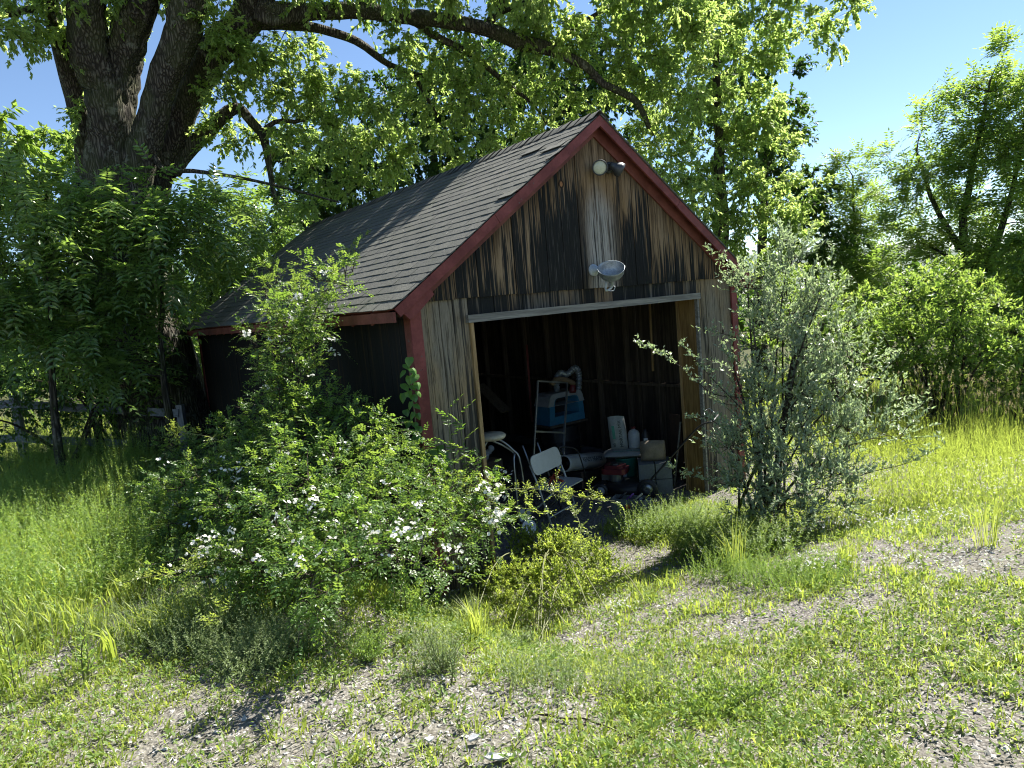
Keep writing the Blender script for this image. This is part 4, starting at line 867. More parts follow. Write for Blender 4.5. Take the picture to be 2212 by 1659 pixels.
# ------------------------------------------------------------------ the white rose thicket
def cX(l): 
    o = []
    for px, py, xp, r in l: c = X(px, py, xp); o.append((c, r*np.linalg.norm(c-CAM)/FP))
    return o
rose_cl = cX([(600, 640, -.55, 34), (620, 690, -.6, 42), (660, 660, -.55, 38), (700, 620, -.5, 36), (590, 740, -.7, 42), (640, 740, -.65, 48), (680, 690, -.55, 36), (610, 800, -.75, 45), (650, 850, -.8, 50), (600, 880, -.8, 50), (590, 600, -.55, 18), (760, 600, -.4, 20), (710, 745, -.4, 24),
  (570, 940, -.9, 60), (640, 930, -.9, 60), (700, 900, -.7, 55), (750, 940, -.6, 55), (800, 960, -.6, 50), (500, 970, -1.0, 50), (440, 1000, -1.2, 50), (380, 980, -1.4, 34), (560, 1030, -1.2, 80), (660, 1020, -1.1, 80), (750, 1030, -.9, 75), (830, 1020, -.6, 60), (470, 1070, -1.4, 70), (400, 1080, -1.6, 55),
  (350, 1140, -1.9, 50), (430, 1150, -1.7, 70), (540, 1130, -1.5, 85), (650, 1120, -1.4, 85), (760, 1110, -1.1, 80), (850, 1090, -.8, 70), (500, 1210, -1.8, 65), (600, 1210, -1.6, 75), (700, 1210, -1.5, 70), (790, 1200, -1.3, 70), (870, 1180, -1.1, 65), (400, 1210, -2.0, 45), (640, 1260, -1.8, 45), (740, 1255, -1.6, 45)])
def cY(l):
    o = []
    for px, py, yp, r in l: c = Y(px, py, yp); o.append((c, r*np.linalg.norm(c-CAM)/FP))
    return o
rose_cl += cY([(930, 1060, -.5, 45), (980, 1080, -.7, 40), (930, 1130, -.9, 55), (990, 1140, -1.0, 50), (1060, 1070, -.7, 34), (1070, 1130, -1.0, 38), (950, 1200, -1.3, 45), (1040, 1030, -.5, 22), (880, 1000, -.25, 35)])
RS = dict(T=4, tl=.28, K=5, L=.027, W=.018, kind='simple', droop=.2, hang=.1, upw=.4, comp=(.085, 3))
rose = shrub('white_rose_bush', 'sprawling wild rose thicket with white flowers climbing the left barn wall onto the roof', bxy(650, 1200, 6.6), rose_cl, 'rose', 310, RS, stems=34, stem_r=.012, kr=(.003, .004), spread=.5, cat='rose bush', flat=.9, surf=.33)
def nearest_on(cl, px, py, fall):
    d = ray(px, py); best = None
    for c, r in cl:
        oc = CAM-c; b_ = oc@d; q = b_*b_-(oc@oc-(r*.95)**2)
        if q > 0:
            t = -b_-math.sqrt(q)
            if t > 0 and (best is None or t < best): best = t
    return CAM+d*(best if best else fall)
petals = []
for q in range(6):
    b = Buf(); rq = np.random.default_rng(q+50); m = 5+q
    for i in range(m):
        c = rq.normal(size=3)*[.028, .028, .016]; nn = unit(rq.normal(size=3)*.5+[0, -.3, .9]); a0 = rq.random()*6; s = unit(np.cross(nn, [1, .2, 0])); u = np.cross(nn, s)
        for k in range(5):
            a = a0+k*1.2566; e1 = math.cos(a)*s+math.sin(a)*u; e2 = -math.sin(a)*s+math.cos(a)*u; Lp = .016
            b.add([c, c+e1*Lp*.6-e2*.009+nn*.004, c+e1*Lp+nn*.003, c+e1*Lp*.6+e2*.009+nn*.004], [(0, 1, 2), (0, 2, 3)])
    petals.append(b.mesh('rose_cluster_%d' % q, m=MT['petal']))
FL = [(710,583),(700,590),(687,626),(638,645),(648,640),(623,681),(630,690),(530,721),(587,736),(603,728),(620,756),(712,733),(730,735),(717,755),(727,765),(675,811),(572,835),(580,838),(620,980),(583,1013),(488,988),(515,1000),(488,1016),(457,1016),(517,1018),(510,1038),(478,1056),(378,1088),(417,1100),(660,1066),(673,1055),(676,1078),(630,1083),(558,1091),(502,1096),(670,1098),(695,1103),(342,995),
 (400,1134),(428,1124),(502,1148),(502,1166),(460,1159),(447,1166),(423,1173),(428,1203),(497,1191),(515,1193),(440,1186),(470,1184),(420,1231),(478,1233),(495,1236),(505,1261),(458,1256),(490,1252),(367,1224),(323,1199),(323,1184),(713,1164),(643,1174),(723,1196),(688,1199),
 (862,1126),(894,1131),(880,1144),(870,1149),(884,1164),(792,1136),(802,1154),(849,1156),(925,1151),(809,1109),(968,1183),(994,1183),(984,1194),(1004,1206),(987,1226),(998,1228),(767,1213),(839,1201),(938,1246),(955,1259),(1062,1128),(1082,1111),
 (1075,1021),(1059,1030),(1049,1046),(1075,1050),(1047,1060),(1074,1076),(1093,1077),(1039,1085),(1058,1104),(1083,1109),(1063,1129),(1097,1019),(744,958),(795,945),(850,950),(835,1040),(760,1075),(700,985),(560,1060),(600,1120),(720,1130),(640,1215),(560,1205),(590,1240),(860,1060),(905,1090),(936,968),(925,1030)]
for (px, py) in FL:
    p = nearest_on(rose_cl, px, py, 6.6)
    o = bpy.data.objects.new('blossom', rr.choice(petals)); COL.objects.link(o); o.parent = rose; p = CAM+(np.array(p)-CAM)*.968; o.location = tuple(np.array(p)-np.array(rose.location)); o.rotation_euler = (rr.uniform(.1, .7), rr.uniform(-.5, .1), rr.uniform(0, 6.28)); sc_ = rr.uniform(.6, .95)*(1.35 if px > 1035 else 1); o.scale = (sc_,)*3
# arching canes
def cane(pts, fb, sb, n=24, side=.12, L=.024, W=.016, RL=.075, rad=.005, shoots=2.2):
    s = smooth_path(np.array(pts), n); tube(sb, s, np.linspace(rad, rad*.35, n), 5, cap=False); Ln = np.sum(np.linalg.norm(np.diff(s, axis=0), axis=1)); m = int(Ln*38)
    i = rng.integers(1, n, m); P = s[i]+rnd3((m,))*.012; A = rnd3((m,))+[0, 0, .35]; compound(fb, P, A, RL*(.7+.6*rng.random(m)), L, W, 3, rng.random(m)*.5+.4, None, 'simple', .1)
    m2 = int(Ln*shoots*6); i = rng.integers(2, n, m2); d = nrm(rnd3((m2,))+[0, 0, .5])*side*(.5+rng.random((m2, 1)))
    ribbon(sb, s[i], s[i]+d, .002)
    for u in (.35, .6, .85, 1.0): compound(fb, s[i]+d*u, nrm(d)+rnd3((m2,))*.7, RL*.8, L*.9, W*.9, 2, rng.random(m2)*.5+.4, None, 'simple', .1)
CL = []
def NB(): CL.append((Buf(), Buf())); return CL[-1]
cane([D(930, 1120, 5.6), D(1000, 1075, 5.6), D(1080, 1058, 5.6), D(1150, 1056, 5.7), D(1210, 1064, 5.8), D(1270, 1078, 5.9), D(1328, 1082, 6.0)], *NB(), 30, .12)
cane([D(1180, 1060, 5.7), D(1225, 1085, 5.6), D(1250, 1125, 5.5), D(1254, 1165, 5.4), D(1250, 1195, 5.3)], *NB(), 20, .07)
cane([D(1010, 1130, 5.5), D(1060, 1090, 5.5), D(1120, 1095, 5.5), D(1180, 1110, 5.5)], *NB(), 20, .08)
cane([D(640, 1180, 5.4), D(560, 1190, 5.2), D(470, 1215, 5.0), D(390, 1235, 5.0), D(300, 1250, 5.0), D(258, 1262, 5.0)], *NB(), 26, .1)
cane([D(520, 1200, 5.1), D(420, 1225, 4.9), D(425, 1270, 4.7), D(455, 1310, 4.6), D(480, 1345, 4.5)], *NB(), 26, .1)
cane([D(560, 1010, 7.4), D(470, 950, 7.6), D(395, 935, 7.8), D(365, 932, 7.8)], *NB(), 20, .12)
cane([D(560, 820, 8.5), D(545, 760, 8.6), D(540, 705, 8.7)], *NB(), 14, .14); cane([D(600, 650, 8.7), D(585, 600, 8.8), D(590, 560, 8.8)], *NB(), 14, .14, L=.034, W=.02, RL=.11)
cane([D(700, 640, 8.4), D(750, 590, 8.5), D(792, 570, 8.6)], *NB(), 14, .09, L=.03); cane([D(690, 620, 8.6), D(740, 560, 8.7), D(790, 508, 8.8)], *NB(), 14, .04, L=.03, shoots=.6)
sunny = leaf_mat('sunny_rose_leaf', (.10, .17, .03), (.17, .21, .05), (.42, .58, .07), (.58, .66, .12), .42, .5, .42)
for f_, c_ in CL: o_ = obj('cane', c_, MT['cane'], rose); obj('cane_leaves', f_, sunny, o_)

shrub('yellow_green_shrub', 'low yellow green shrub glowing in the sun on the ground below the folding chair', bxy(1190, 1290, 4.9),
      [(G(a_, c_)+[0, 0, h_], r_) for a_, c_, h_, r_ in ((1060, 1240, .12, .12), (1110, 1230, .2, .14), (1170, 1230, .22, .15), (1230, 1240, .2, .14), (1285, 1250, .16, .13), (1080, 1280, .1, .12), (1140, 1290, .14, .15), (1200, 1295, .15, .15), (1260, 1295, .12, .14), (1320, 1280, .08, .11), (1110, 1330, .07, .11), (1180, 1335, .08, .12), (1240, 1330, .07, .11), (1200, 1250, .28, .11), (1020, 1270, .08, .1))], 'yellow', 1500,
      dict(T=4, tl=.15, K=13, L=.028, W=.017, kind='simple', droop=.0, hang=-.1, upw=.6, spread=1.0), stemm='cane', stems=18, stem_r=.003, kr=(.0015, .0015), spread=.3)
def herb(px, py, label, h, r, n, K, L, W, leafm, cat='plant', name='leafy_seedling', lean=.5):
    c = G(px, py); root = thing(name, label, cat, c); sb = Buf(); fb = Buf(); a = rng.random(n)*6.283; q = r*np.sqrt(rng.random(n)); d = np.stack([np.cos(a), np.sin(a), 0*a], 1)
    H = h*(.45+.65*rng.random(n))*(1-.4*q/r); P0 = c+d*(q*.35)[:, None]; P1 = c+d*(q*(1+lean))[:, None]+np.array([0, 0, 1.])*H[:, None]; ribbon(sb, P0, P1, .0016)
    u = (.08+.92*rng.random((n, K)))[..., None]; P = P0[:, None]*(1-u)+P1[:, None]*u+rnd3((n, K))*.012; A = rnd3((n, K))+[0, 0, .5]; leaves(fb, P, A, np.array([0, 0, 1.])+rnd3((n, K))*.6, L*(.6+.7*rng.random(n*K)), W*(.7+.6*rng.random(n*K)), 'simple', rng.random((n, 1))*.5+rng.random((n, K))*.5)
    obj('stems', sb, MT['cane'], root); obj('foliage', fb, MT[leafm], root)
herb(792, 1425, 'low ferny green plant on the gravel left of the grass tussock', .24, .10, 60, 40, .014, .005, 'olive')
herb(955, 1450, 'grey green feathery plant in the grass nearer the lower middle of the drive', .26, .10, 55, 36, .014, .005, 'sedge')
herb(1120, 1400, 'small rounded pale plant just right of the grass tussock', .14, .09, 40, 26, .020, .010, 'sedge')
herb(1370, 1530, 'yellow green leafy clump on the gravel right of the lower middle', .15, .16, 70, 26, .024, .009, 'yellow')
herb(1560, 1540, 'fresh green leafy clump spreading on the gravel further right of the yellow one', .15, .2, 90, 26, .024, .010, 'weed')
herb(1000, 1330, 'pale low plant between the rose thicket and the tussock', .2, .14, 60, 30, .02, .009, 'sedge')
herb(880, 1330, 'mid green plant at the foot of the pale weed group', .26, .16, 70, 30, .022, .008, 'weed')

# tussock and single tall weeds
def tussock(px, py, label, h=.3, n=90, wd=.005, sp_=.05):
    c = G(px, py); b = Buf(); x = c[0]+rng.normal(size=n)*sp_*.5; y = c[1]+rng.normal(size=n)*sp_*.5; a = np.arctan2(y-c[1], x-c[0])+rng.normal(size=n)*.5
    blades(b, x, y, h*(.5+.6*rng.random(n)), np.full(n, wd), .38, a, tint=.5+.5*rng.random(n)); return solo('grass_tussock', b, MT['grass'], label, 'grass tussock')
tussock(1035, 1390, 'upright bright grass tussock on the gravel below the yellow green shrub', .34, 110)
tussock(2480/1.356, 1640/1.356+20, 'coarse dark grass tussock right of the silvery bush shadow', .26, 90)
tussock(1590, 1240, 'thin tall grass tuft in the shade before the silvery bush', .6, 30, .004, .05)
tussock(2130, 1180, 'tall yellow grass tuft standing in the clover at the right', .55, 40, .005, .08)
def weed(px, py, label, h=.5, K=26, L=.075, W=.016, leafm='weed', n=1, tip=False):
    c = G(px, py); root = thing('tall_weed', label, 'weed', c); sb = Buf(); fb = Buf()
    for q in range(n):
        b0 = c+[rng.normal()*.03*(q > 0), rng.normal()*.03*(q > 0), 0]; t = b0+[rng.normal()*.05, rng.normal()*.05, h*rng.uniform(.8, 1.05)]; s = smooth_path([b0, (b0+t)/2+rnd3((1,))[0]*.02, t], 10)
        tube(sb, s, np.linspace(.005, .002, 10), 5, cap=False); u = np.linspace(.15, 1, K); idx = u*9; P = np.stack([np.interp(idx, np.arange(10), s[:, k]) for k in range(3)], 1)
        a = np.arange(K)*2.4+rng.random(K)*.4; A = np.stack([np.cos(a), np.sin(a), .3+.9*u], 1); sz = L*(1.1-.75*u**2)
        leaves(fb, P, A, np.tile([0, 0, 1.], (K, 1)), sz, sz*W/L, 'ovate', rng.random(K))
    obj('stem', sb, MT['cane'], root); obj('leaves', fb, MT[leafm], root); return root
weed(52, 1490, 'dark narrow leaved weed standing nearest the lower left corner', .52, 30)
weed(150, 1500, 'dark narrow leaved weed second from the left edge in the foreground', .44, 28)
weed(190, 1480, 'bushy narrow leaved weed with several stems beside the two dark ones', .38, 26, n=3)
weed(632, 1330, 'slender pale stemmed weed in front of the shaded rose thicket', .36, 24, .05, .012, 'olive')
weed(865, 1330, 'group of tall narrow leaved weeds in front of the white roses', .52, 32, .06, .011, 'olive', 3)
weed(815, 1290, 'tall narrow leaved weed in shadow left of the pale weed group', .4, 28, .06, .011)
weed(725, 1490, 'single low weed with broad leaves on the dark litter', .22, 16, .05, .014, 'weed', 2)
weed(35, 1500, 'leafy weed cut by the left picture edge', .5, 28)
weed(985, 1480, 'small grey green weed on the gravel under the tussock', .22, 22, .035, .014, 'sedge', 2)

# climbing vine on the corner board, every leaf its own
vroot = thing('climbing_vine', 'broad leaved vine climbing the red corner board at the front left of the barn', 'vine', (-.06, -.05, .3)); sb = Buf()
vp = [X(905, 1010, -.07), X(900, 960, -.07), X(897, 900, -.08), X(890, 860, -.09), X(888, 820, -.08), X(880, 780, -.08)]; s = smooth_path(np.array(vp), 20); tube(sb, s, np.linspace(.006, .003, 20), 5); obj('stem', sb, MT['cane'], vroot)
def vleaf_mesh(q, L=.1):
    rq = np.random.default_rng(q); b = Buf(); k = [(0, 0), (-.10, -.32), (.12, -.46), (.42, -.42), (.75, -.2), (1, 0), (.75, .2), (.42, .42), (.12, .46), (-.10, .32)]
    v = [(u*L, w_*L, -abs(w_)*L*.45+.1*L*u*(1-u)-.12*L*u*u) for u, w_ in k]+[(.45*L, 0, .06*L)]
    b.add(v, [(10, i, (i+1) % 10) for i in range(10)], np.full(10, rq.random())); return b.mesh('vine_leaf_%d' % q, smooth=False, m=MT['vine'])
vm = [vleaf_mesh(q) for q in range(5)]
VL = [(883, 772), (876, 786), (890, 795), (870, 800), (884, 812), (896, 808), (873, 828), (889, 832), (901, 826), (880, 845), (893, 852), (868, 850), (885, 868), (898, 872), (904, 845), (876, 885), (890, 890), (902, 893), (883, 907), (896, 912), (872, 905), (906, 920), (888, 928), (899, 940), (880, 945), (910, 945), (892, 960), (876, 965), (905, 968), (935, 968), (948, 962), (960, 975), (942, 985), (955, 995), (930, 995), (968, 988), (925, 975), (950, 1010), (938, 1015), (965, 1008), (918, 990), (885, 985), (900, 995), (915, 1010)]
for i, (px, py) in enumerate(VL):
    p = Y(px, py, -.16-.03*rr.random()) if px > 915 else X(px, py, -.13-.06*rr.random())
    o = bpy.data.objects.new('leaf', vm[i % 5]); COL.objects.link(o); o.parent = vroot; o.location = tuple(np.array(p)-np.array(vroot.location))
    # hang, face outwards
    o.rotation_euler = (rr.uniform(-.5, .5), rr.uniform(.6, 1.2), R(rr.uniform(190, 290))); sc_ = rr.uniform(.6, .95)*(1.25 if px > 915 else 1); o.scale = (sc_,)*3
def sapling(px, py, label, h, dist=None):
    c = Y(px, py, -.35); c[2] = 0+float(ground_z(c[0], c[1])); root = thing('ash_sapling', label, 'sapling', c); sb = Buf(); fb = Buf(); t = c+[rng.normal()*.04, 0, h]; s = smooth_path([c, (c+t)/2+[.02, 0, 0], t], 10)
    tube(sb, s, np.linspace(.007, .003, 10), 5); m = 15; u = np.linspace(.35, 1, m); P = np.stack([np.interp(u*9, np.arange(10), s[:, k]) for k in range(3)], 1); a = np.arange(m)*2.2
    compound(fb, P, np.stack([np.cos(a), np.sin(a), .55+.6*u], 1), .17, .055, .024, 3, rng.random(m), sb, 'ovate', .2)
    obj('stem', sb, MT['cane'], root); obj('leaves', fb, MT['rose'], root)
q0 = Y(974, 884, -.35); sapling(974, 1080, 'slim sapling nearer the red corner board before the left door boards', q0[2]-float(ground_z(q0[0], -.35)))
q0 = Y(1008, 894, -.35); sapling(1008, 1080, 'slim sapling nearer the doorway before the left door boards', q0[2]-float(ground_z(q0[0], -.35)))

# ------------------------------------------------------------------ rail fence on the left
def fence_pt(px, py): p = G(px, py); return p
fa = fence_pt(55, 1000); fb_ = D(398, 950, 12.6); fb_[2] = float(ground_z(fb_[0], fb_[1])); fd = unit(fb_-fa); fd[2] = 0; fc = fa-fd*(np.linalg.norm(fb_-fa)); fc[2] = float(ground_z(fc[0], fc[1]))
fence = thing('rail_fence', 'weathered grey post and rail fence in the shade at the left before the thicket', 'fence', fa)
fn = np.cross(fd, [0, 0, 1.])
for p in (fc, fa, fb_):
    b = Buf(); bar(b, p+[0, 0, -.2], p+[.01, 0, 1.12], .12, .10, fd); obj('post', b, MT['greypost'], fence)
for q, e in ((fc, fa), (fa, fb_)):
    for h in (.42, .98):
        b = Buf(); bar(b, q+[0, 0, h]+fn*.065, e+[0, 0, h+.01]+fn*.065, .03, .13); obj('rail', b, MT['greyrail'], fence)

# ------------------------------------------------------------------ lamps on the gable
M_dk = plain('dark_grey_metal', (.05, .055, .06), .45, .3); M_lens = plain('pale_lens', (.50, .52, .38), .25, 0, var=.15, sc=40)
M_galv = plain('enamel_grey', (.26, .30, .33), .35, .3, var=.45, sc=16); M_white = plain('white_enamel', (.42, .47, .50), .4, 0, var=.3, sc=16)
fl = thing('floodlight', 'dark twin headed floodlight with pale lenses high under the gable peak', 'floodlight', Y(1316, 362, -.03))
c0 = Y(1316, 362, -.05); b = Buf(); lathe(b, [(0, 0), (.06, 0), (.06, .03), (.045, .05), (0, .052)], c0+[0, .025, 0], (0, -1, 0), 16); obox(b, c0+[0, -.045, -.005], (1, 0, 0), (0, 1, 0), (0, 0, 1), .038, .03, .035); obj('mount', b, M_dk, fl)
for (px, py), tgt, r in (((1296, 362), np.array([-.62, -.75, -.20]), .075), ((1330, 362), np.array([.80, -.35, -.50]), .075)):
    ax = unit(tgt); face = Y(px, py, -.17 if px < 1310 else -.13)+(ax*.06 if px > 1310 else 0); bk = face-ax*.13
    b = Buf(); lathe(b, [(0, 0), (.03, 0), (.034, .03), (.05, .055), (r, .10), (r+.004, .135), (r-.006, .137), (r-.008, .12)], bk, ax, 22); tube(b, [c0+[0, -.05, 0], (c0+bk)/2+[0, -.02, 0], bk], .013, 8); h = obj('lamp_head', b, M_dk, fl, smooth=True)
    b = Buf(); lathe(b, [(0, .134), (r*.35, .133), (r*.5, .130), (r*.85, .128), (r-.007, .122)], bk, ax, 22); obj('lens', b, M_lens, h, smooth=True)
bl = thing('barn_lamp', 'old grey enamel barn lamp with upturned bowl shade above the doorway', 'lamp', Y(1281, 584, -.03))
cb_ = Y(1281, 584, -.025); b = Buf(); lathe(b, [(0, 0), (.06, 0), (.063, .012), (.057, .025), (.036, .035), (.032, .055), (0, .06)], cb_, (-.15, -1, .1), 22); obj('base', b, M_white, bl, smooth=True)
sock = Y(1321, 612, -.22); ax = unit([-.38, -.42, .80]); b = Buf()
lathe(b, [(.022, -.02), (.026, .03), (.03, .05), (.05, .06), (.10, .085), (.128, .125), (.134, .185), (.138, .188), (.136, .180), (.120, .125), (.095, .092), (.05, .072), (.02, .07), (0, .07)], sock, ax, 28); obj('shade', b, M_galv, bl, smooth=True)
b = Buf(); tube(b, smooth_path(np.array([cb_+[.02, -.06, -.01], cb_+[.06, -.13, -.06], sock-ax*.04+[-.05, .04, -.03], sock-ax*.05, sock+ax*.0]), 16), .011, 8); obj('arm', b, M_white, bl, smooth=True)
b = Buf(); tube(b, smooth_path(np.array([sock-ax*.03+[.02, 0, 0], sock+[.035, -.01, -.04], sock+[.02, 0, -.075], sock+[-.03, .02, -.07], sock+[-.05, .05, -.04]]), 16), .004, 6); obj('wire', b, M_white, bl, smooth=True)

# ------------------------------------------------------------------ things stored inside the doorway
def K(a, c): return 995.4+a*.2445, 774.2+c*.2445
def KY(a, c, y): return Y(*K(a, c), y)
def KZ(a, c, z=0): return Z(*K(a, c), z)
M_chair = plain('beige_chair_enamel', (.42, .43, .40), .4, .1, var=.15); M_steel = plain('dull_steel', (.28, .30, .31), .35, .8, var=.2); M_blk = plain('black_plastic', (.018, .018, .02), .5)
M_blue = plain('toy_blue_plastic', (.05, .22, .38), .4, var=.2); M_tw = plain('toy_white_plastic', (.34, .37, .39), .45, var=.2); M_or = plain('orange_red_paint', (.42, .07, .03), .5, var=.3)
M_red = plain('engine_red', (.12, .015, .02), .4, var=.3); M_green = plain('teal_plastic', (.03, .22, .16), .5, var=.2); M_bag = plain('paper_bag', (.30, .32, .31), .8, var=.25, sc=14); M_tanbag = plain('tan_bag', (.20, .165, .12), .85, var=.35, sc=12)
M_con = plain('concrete_block', (.13, .145, .15), .9, var=.3, bump=.3); M_heat = plain('heater_enamel', (.40, .42, .43), .35, .2, var=.2); M_cream = plain('cream_vinyl', (.48, .44, .32), .5, var=.3, sc=16); M_card = plain('cardboard', (.22, .16, .10), .85)
M_label = plain('paper_label', (.65, .67, .68), .6, var=.08); M_ink = plain('dark_ink', (.03, .04, .04), .7); M_rust = plain('rusty_sheet', (.13, .08, .055), .85, .2, var=.5, sc=10)
def text(name, body, size, m, parent, origin, xdir, ydir, ext=.0008):
    cu = bpy.data.curves.new(name, 'FONT'); cu.body = body; cu.size = size; cu.align_x = 'CENTER'; cu.align_y = 'CENTER'; cu.extrude = ext; cu.resolution_u = 2
    x = Vector(unit(xdir)); y = Vector(ydir); y = (y-x*y.dot(x)).normalized(); z = x.cross(y); mt = Matrix((x, y, z)).transposed().to_4x4()
    tmp = bpy.data.objects.new('tmp_text', cu); COL.objects.link(tmp); me = bpy.data.meshes.new_from_object(tmp); bpy.data.objects.remove(tmp); bpy.data.curves.remove(cu)
    me.transform(mt); me.materials.clear(); me.materials.append(m); o = bpy.data.objects.new(name, me); COL.objects.link(o); o.parent = parent
    p = parent; off = Vector((0, 0, 0))
    while p: off += p.location; p = p.parent
    o.location = Vector(origin)-off; o['kind'] = 'thing'; del o['kind']; return o
# folding chair
f1, f2 = KZ(810, 1505), KZ(1030, 1370); wv = unit(f2-f1); nv = np.cross([0, 0, 1.], wv); nv = nv if nv@(f1-CAM) > 0 else -nv
t1 = f1+nv*.22+[0, 0, .80]-wv*.02; t2 = f2+nv*.22+[0, 0, .80]+wv*.0
ch = thing('folding_chair', 'beige metal folding chair standing open just inside the doorway', 'chair', (f1+f2)/2)
for f_, t_ in ((f1, t1), (f2, t2)): b = Buf(); tube(b, [f_, f_*.4+t_*.6, t_-[0, 0, .08]], .012, 8); obj('leg', b, M_chair, ch, smooth=True)
for f_ in (f1+wv*.03, f2-wv*.03): b = Buf(); tube(b, [f_+nv*.44, f_-nv*.04+[0, 0, .42]], .011, 8); obj('leg', b, M_chair, ch, smooth=True)
def rrect(c, ax, ay, hx, hy, r, k=5):
    o = []
    for sx, sy, a0 in ((1, 1, 0), (-1, 1, 90), (-1, -1, 180), (1, -1, 270)):
        for i in range(k): a = R(a0+90*i/(k-1)); o.append(c+ax*(sx*(hx-r)+math.cos(a)*r)+ay*(sy*(hy-r)+math.sin(a)*r))
    return np.array(o)
upb = unit(t1-f1); bc = (t1+t2)/2-upb*.10; wn = np.cross(wv, upb); hw = np.linalg.norm(t2-t1)/2
b = Buf(); prism(b, rrect(bc, wv, upb, hw+.012, .115, .08), wn, .012); obj('backrest', b, M_chair, ch)
sc0 = (f1+f2)/2+nv*.10+[0, 0, .43]; b = Buf(); prism(b, rrect(sc0-nv*.05, wv, nv, hw-.02, .19, .05), (0, 0, 1), .014); obj('seat', b, M_chair, ch)
b = Buf(); tube(b, [f1*.85+t1*.15, f2*.85+t2*.15], .008, 6); obj('stretcher', b, M_chair, ch)
# tall glazed frame
fr = thing('glazed_frame', 'tall thin metal framed glass panel standing upright behind the folding chair', 'glass panel', KZ(780, 1050))
A_, B_, C_, D_ = KY(680, 200, 1.9), KY(940, 215, 1.9), KY(905, 880, 1.75), KY(640, 900, 1.75)
for q, e in ((A_, B_), (B_, C_), (C_, D_), (D_, A_), (A_*.36+D_*.64, B_*.33+C_*.67)): b = Buf(); bar(b, q, e, .022, .022, (0, 1, 0)); obj('frame_bar', b, M_steel, fr)
gm = NT('window_glass'); tr_ = gm.n('BsdfTransparent'); gl = gm.n('BsdfGlossy'); gl.inputs['Roughness'].default_value = .03; mx = gm.n('MixShader'); mx.inputs[0].default_value = .06
gm.t.links.new(tr_.outputs[0], mx.inputs[1]); gm.t.links.new(gl.outputs[0], mx.inputs[2]); gm.t.links.new(mx.outputs[0], gm.out.inputs[0])
b = Buf(); prism(b, [A_, B_, C_, D_], (0, 1, 0), .003); obj('pane', b, gm.m, fr)
# barrel, board and toy with duct
bx0 = KY(880, 700, 2.6); brl = thing('plastic_barrel', 'black plastic barrel carrying the blue and white toy', 'barrel', (bx0[0], bx0[1], 0)); zt = KY(880, 590, 2.5)[2]
b = Buf(); lathe(b, [(0, 0), (.27, 0), (.29, .04), (.29, zt*.33), (.30, zt*.35), (.29, zt*.37), (.29, zt*.64), (.30, zt*.66), (.29, zt*.68), (.28, zt-.03), (.26, zt-.01), (0, zt-.01)], (bx0[0], bx0[1], 0), (0, 0, 1), 26); obj('drum', b, M_blk, brl, smooth=True)
b = Buf(); box(b, bx0[0]-.36, bx0[0]+.42, bx0[1]-.2, bx0[1]+.2, zt, zt+.03); solo('loose_board', b, MT['stud'], 'loose board lying across the top of the black barrel', 'board')
tz = zt+.032; tc = np.array([bx0[0]+.04, bx0[1], tz]); H_ = KY(900, 310, 2.4)[2]-tz; toy = thing('plastic_toy', 'blue and white plastic play toy with a big open window standing on the barrel', 'toy', tc)
def arch(w0, h0, h1, r, k=6):
    o = [(-w0, h0), (w0*.98, h0)]
    for i in range(k): a = R(90*i/(k-1)); o.append((w0*.92-r+math.cos(a)*r, h1-r+math.sin(a)*r))
    for i in range(k): a = R(90+90*i/(k-1)); o.append((-w0*.92+r+math.cos(a)*r, h1-r+math.sin(a)*r))
    return o
def ringwall(b, o1, o2, y0, y1, c):
    n = len(o1); v = [(c[0]+x, c[1]+y, c[2]+z) for y in (y0, y1) for o in (o1, o2) for x, z in o]; f = []
    for i in range(n):
        j = (i+1) % n; f += [(i, j, n+j, n+i), (2*n+j, 2*n+i, 3*n+i, 3*n+j), (j, i, 2*n+i, 2*n+j), (n+i, n+j, 3*n+j, 3*n+i)]
    return b.poly(v, f)
b = Buf(); ringwall(b, arch(.36, 0, H_, .12), arch(.25, H_*.26, H_*.86, .07), -.16, .16, tc); obj('body', b, M_blue, toy)
b = Buf(); ringwall(b, arch(.366, H_*.62, H_+.012, .12), arch(.27, H_*.63, H_*.87, .08), -.168, .168, tc); obj('white_rim', b, M_tw, toy)
box(b := Buf(), tc[0]-.24, tc[0]+.24, tc[1]+.12, tc[1]+.135, tc[2]+H_*.25, tc[2]+H_*.85); obj('back_panel', b, M_blk, toy)
dp = smooth_path(np.array([KY(850, 290, 2.5), KY(845, 190, 2.5), KY(880, 130, 2.5), KY(940, 140, 2.5), KY(1010, 85, 2.5), KY(1045, 150, 2.5), KY(1040, 290, 2.5)]), 70); b = Buf(); tube(b, dp, .045+.008*np.sin(np.arange(70)*2.1), 12)
solo('flexible_duct', b, M_galv, 'grey ribbed flexible duct arching over the blue toy', 'duct', smooth=False)
b = Buf(); c_ = KY(985, 262, 2.4); lathe(b, [(0, 0), (.05, .0), (.06, .04), (.04, .11), (.02, .14), (0, .14)], c_-[0, 0, .07], (0.1, 0, 1), 14); solo('red_nozzle', b, M_red, 'small red plastic nozzle under the grey duct', 'nozzle', smooth=True)
b = Buf(); tube(b, smooth_path(np.array([KY(800, 230, 2.4), KY(850, 185, 2.4), KY(930, 190, 2.4), KY(1000, 225, 2.4)]), 12), .04, 10); solo('rolled_cloth', b, M_card, 'brown rolled cloth lying on top of the blue toy', 'cloth', smooth=True)
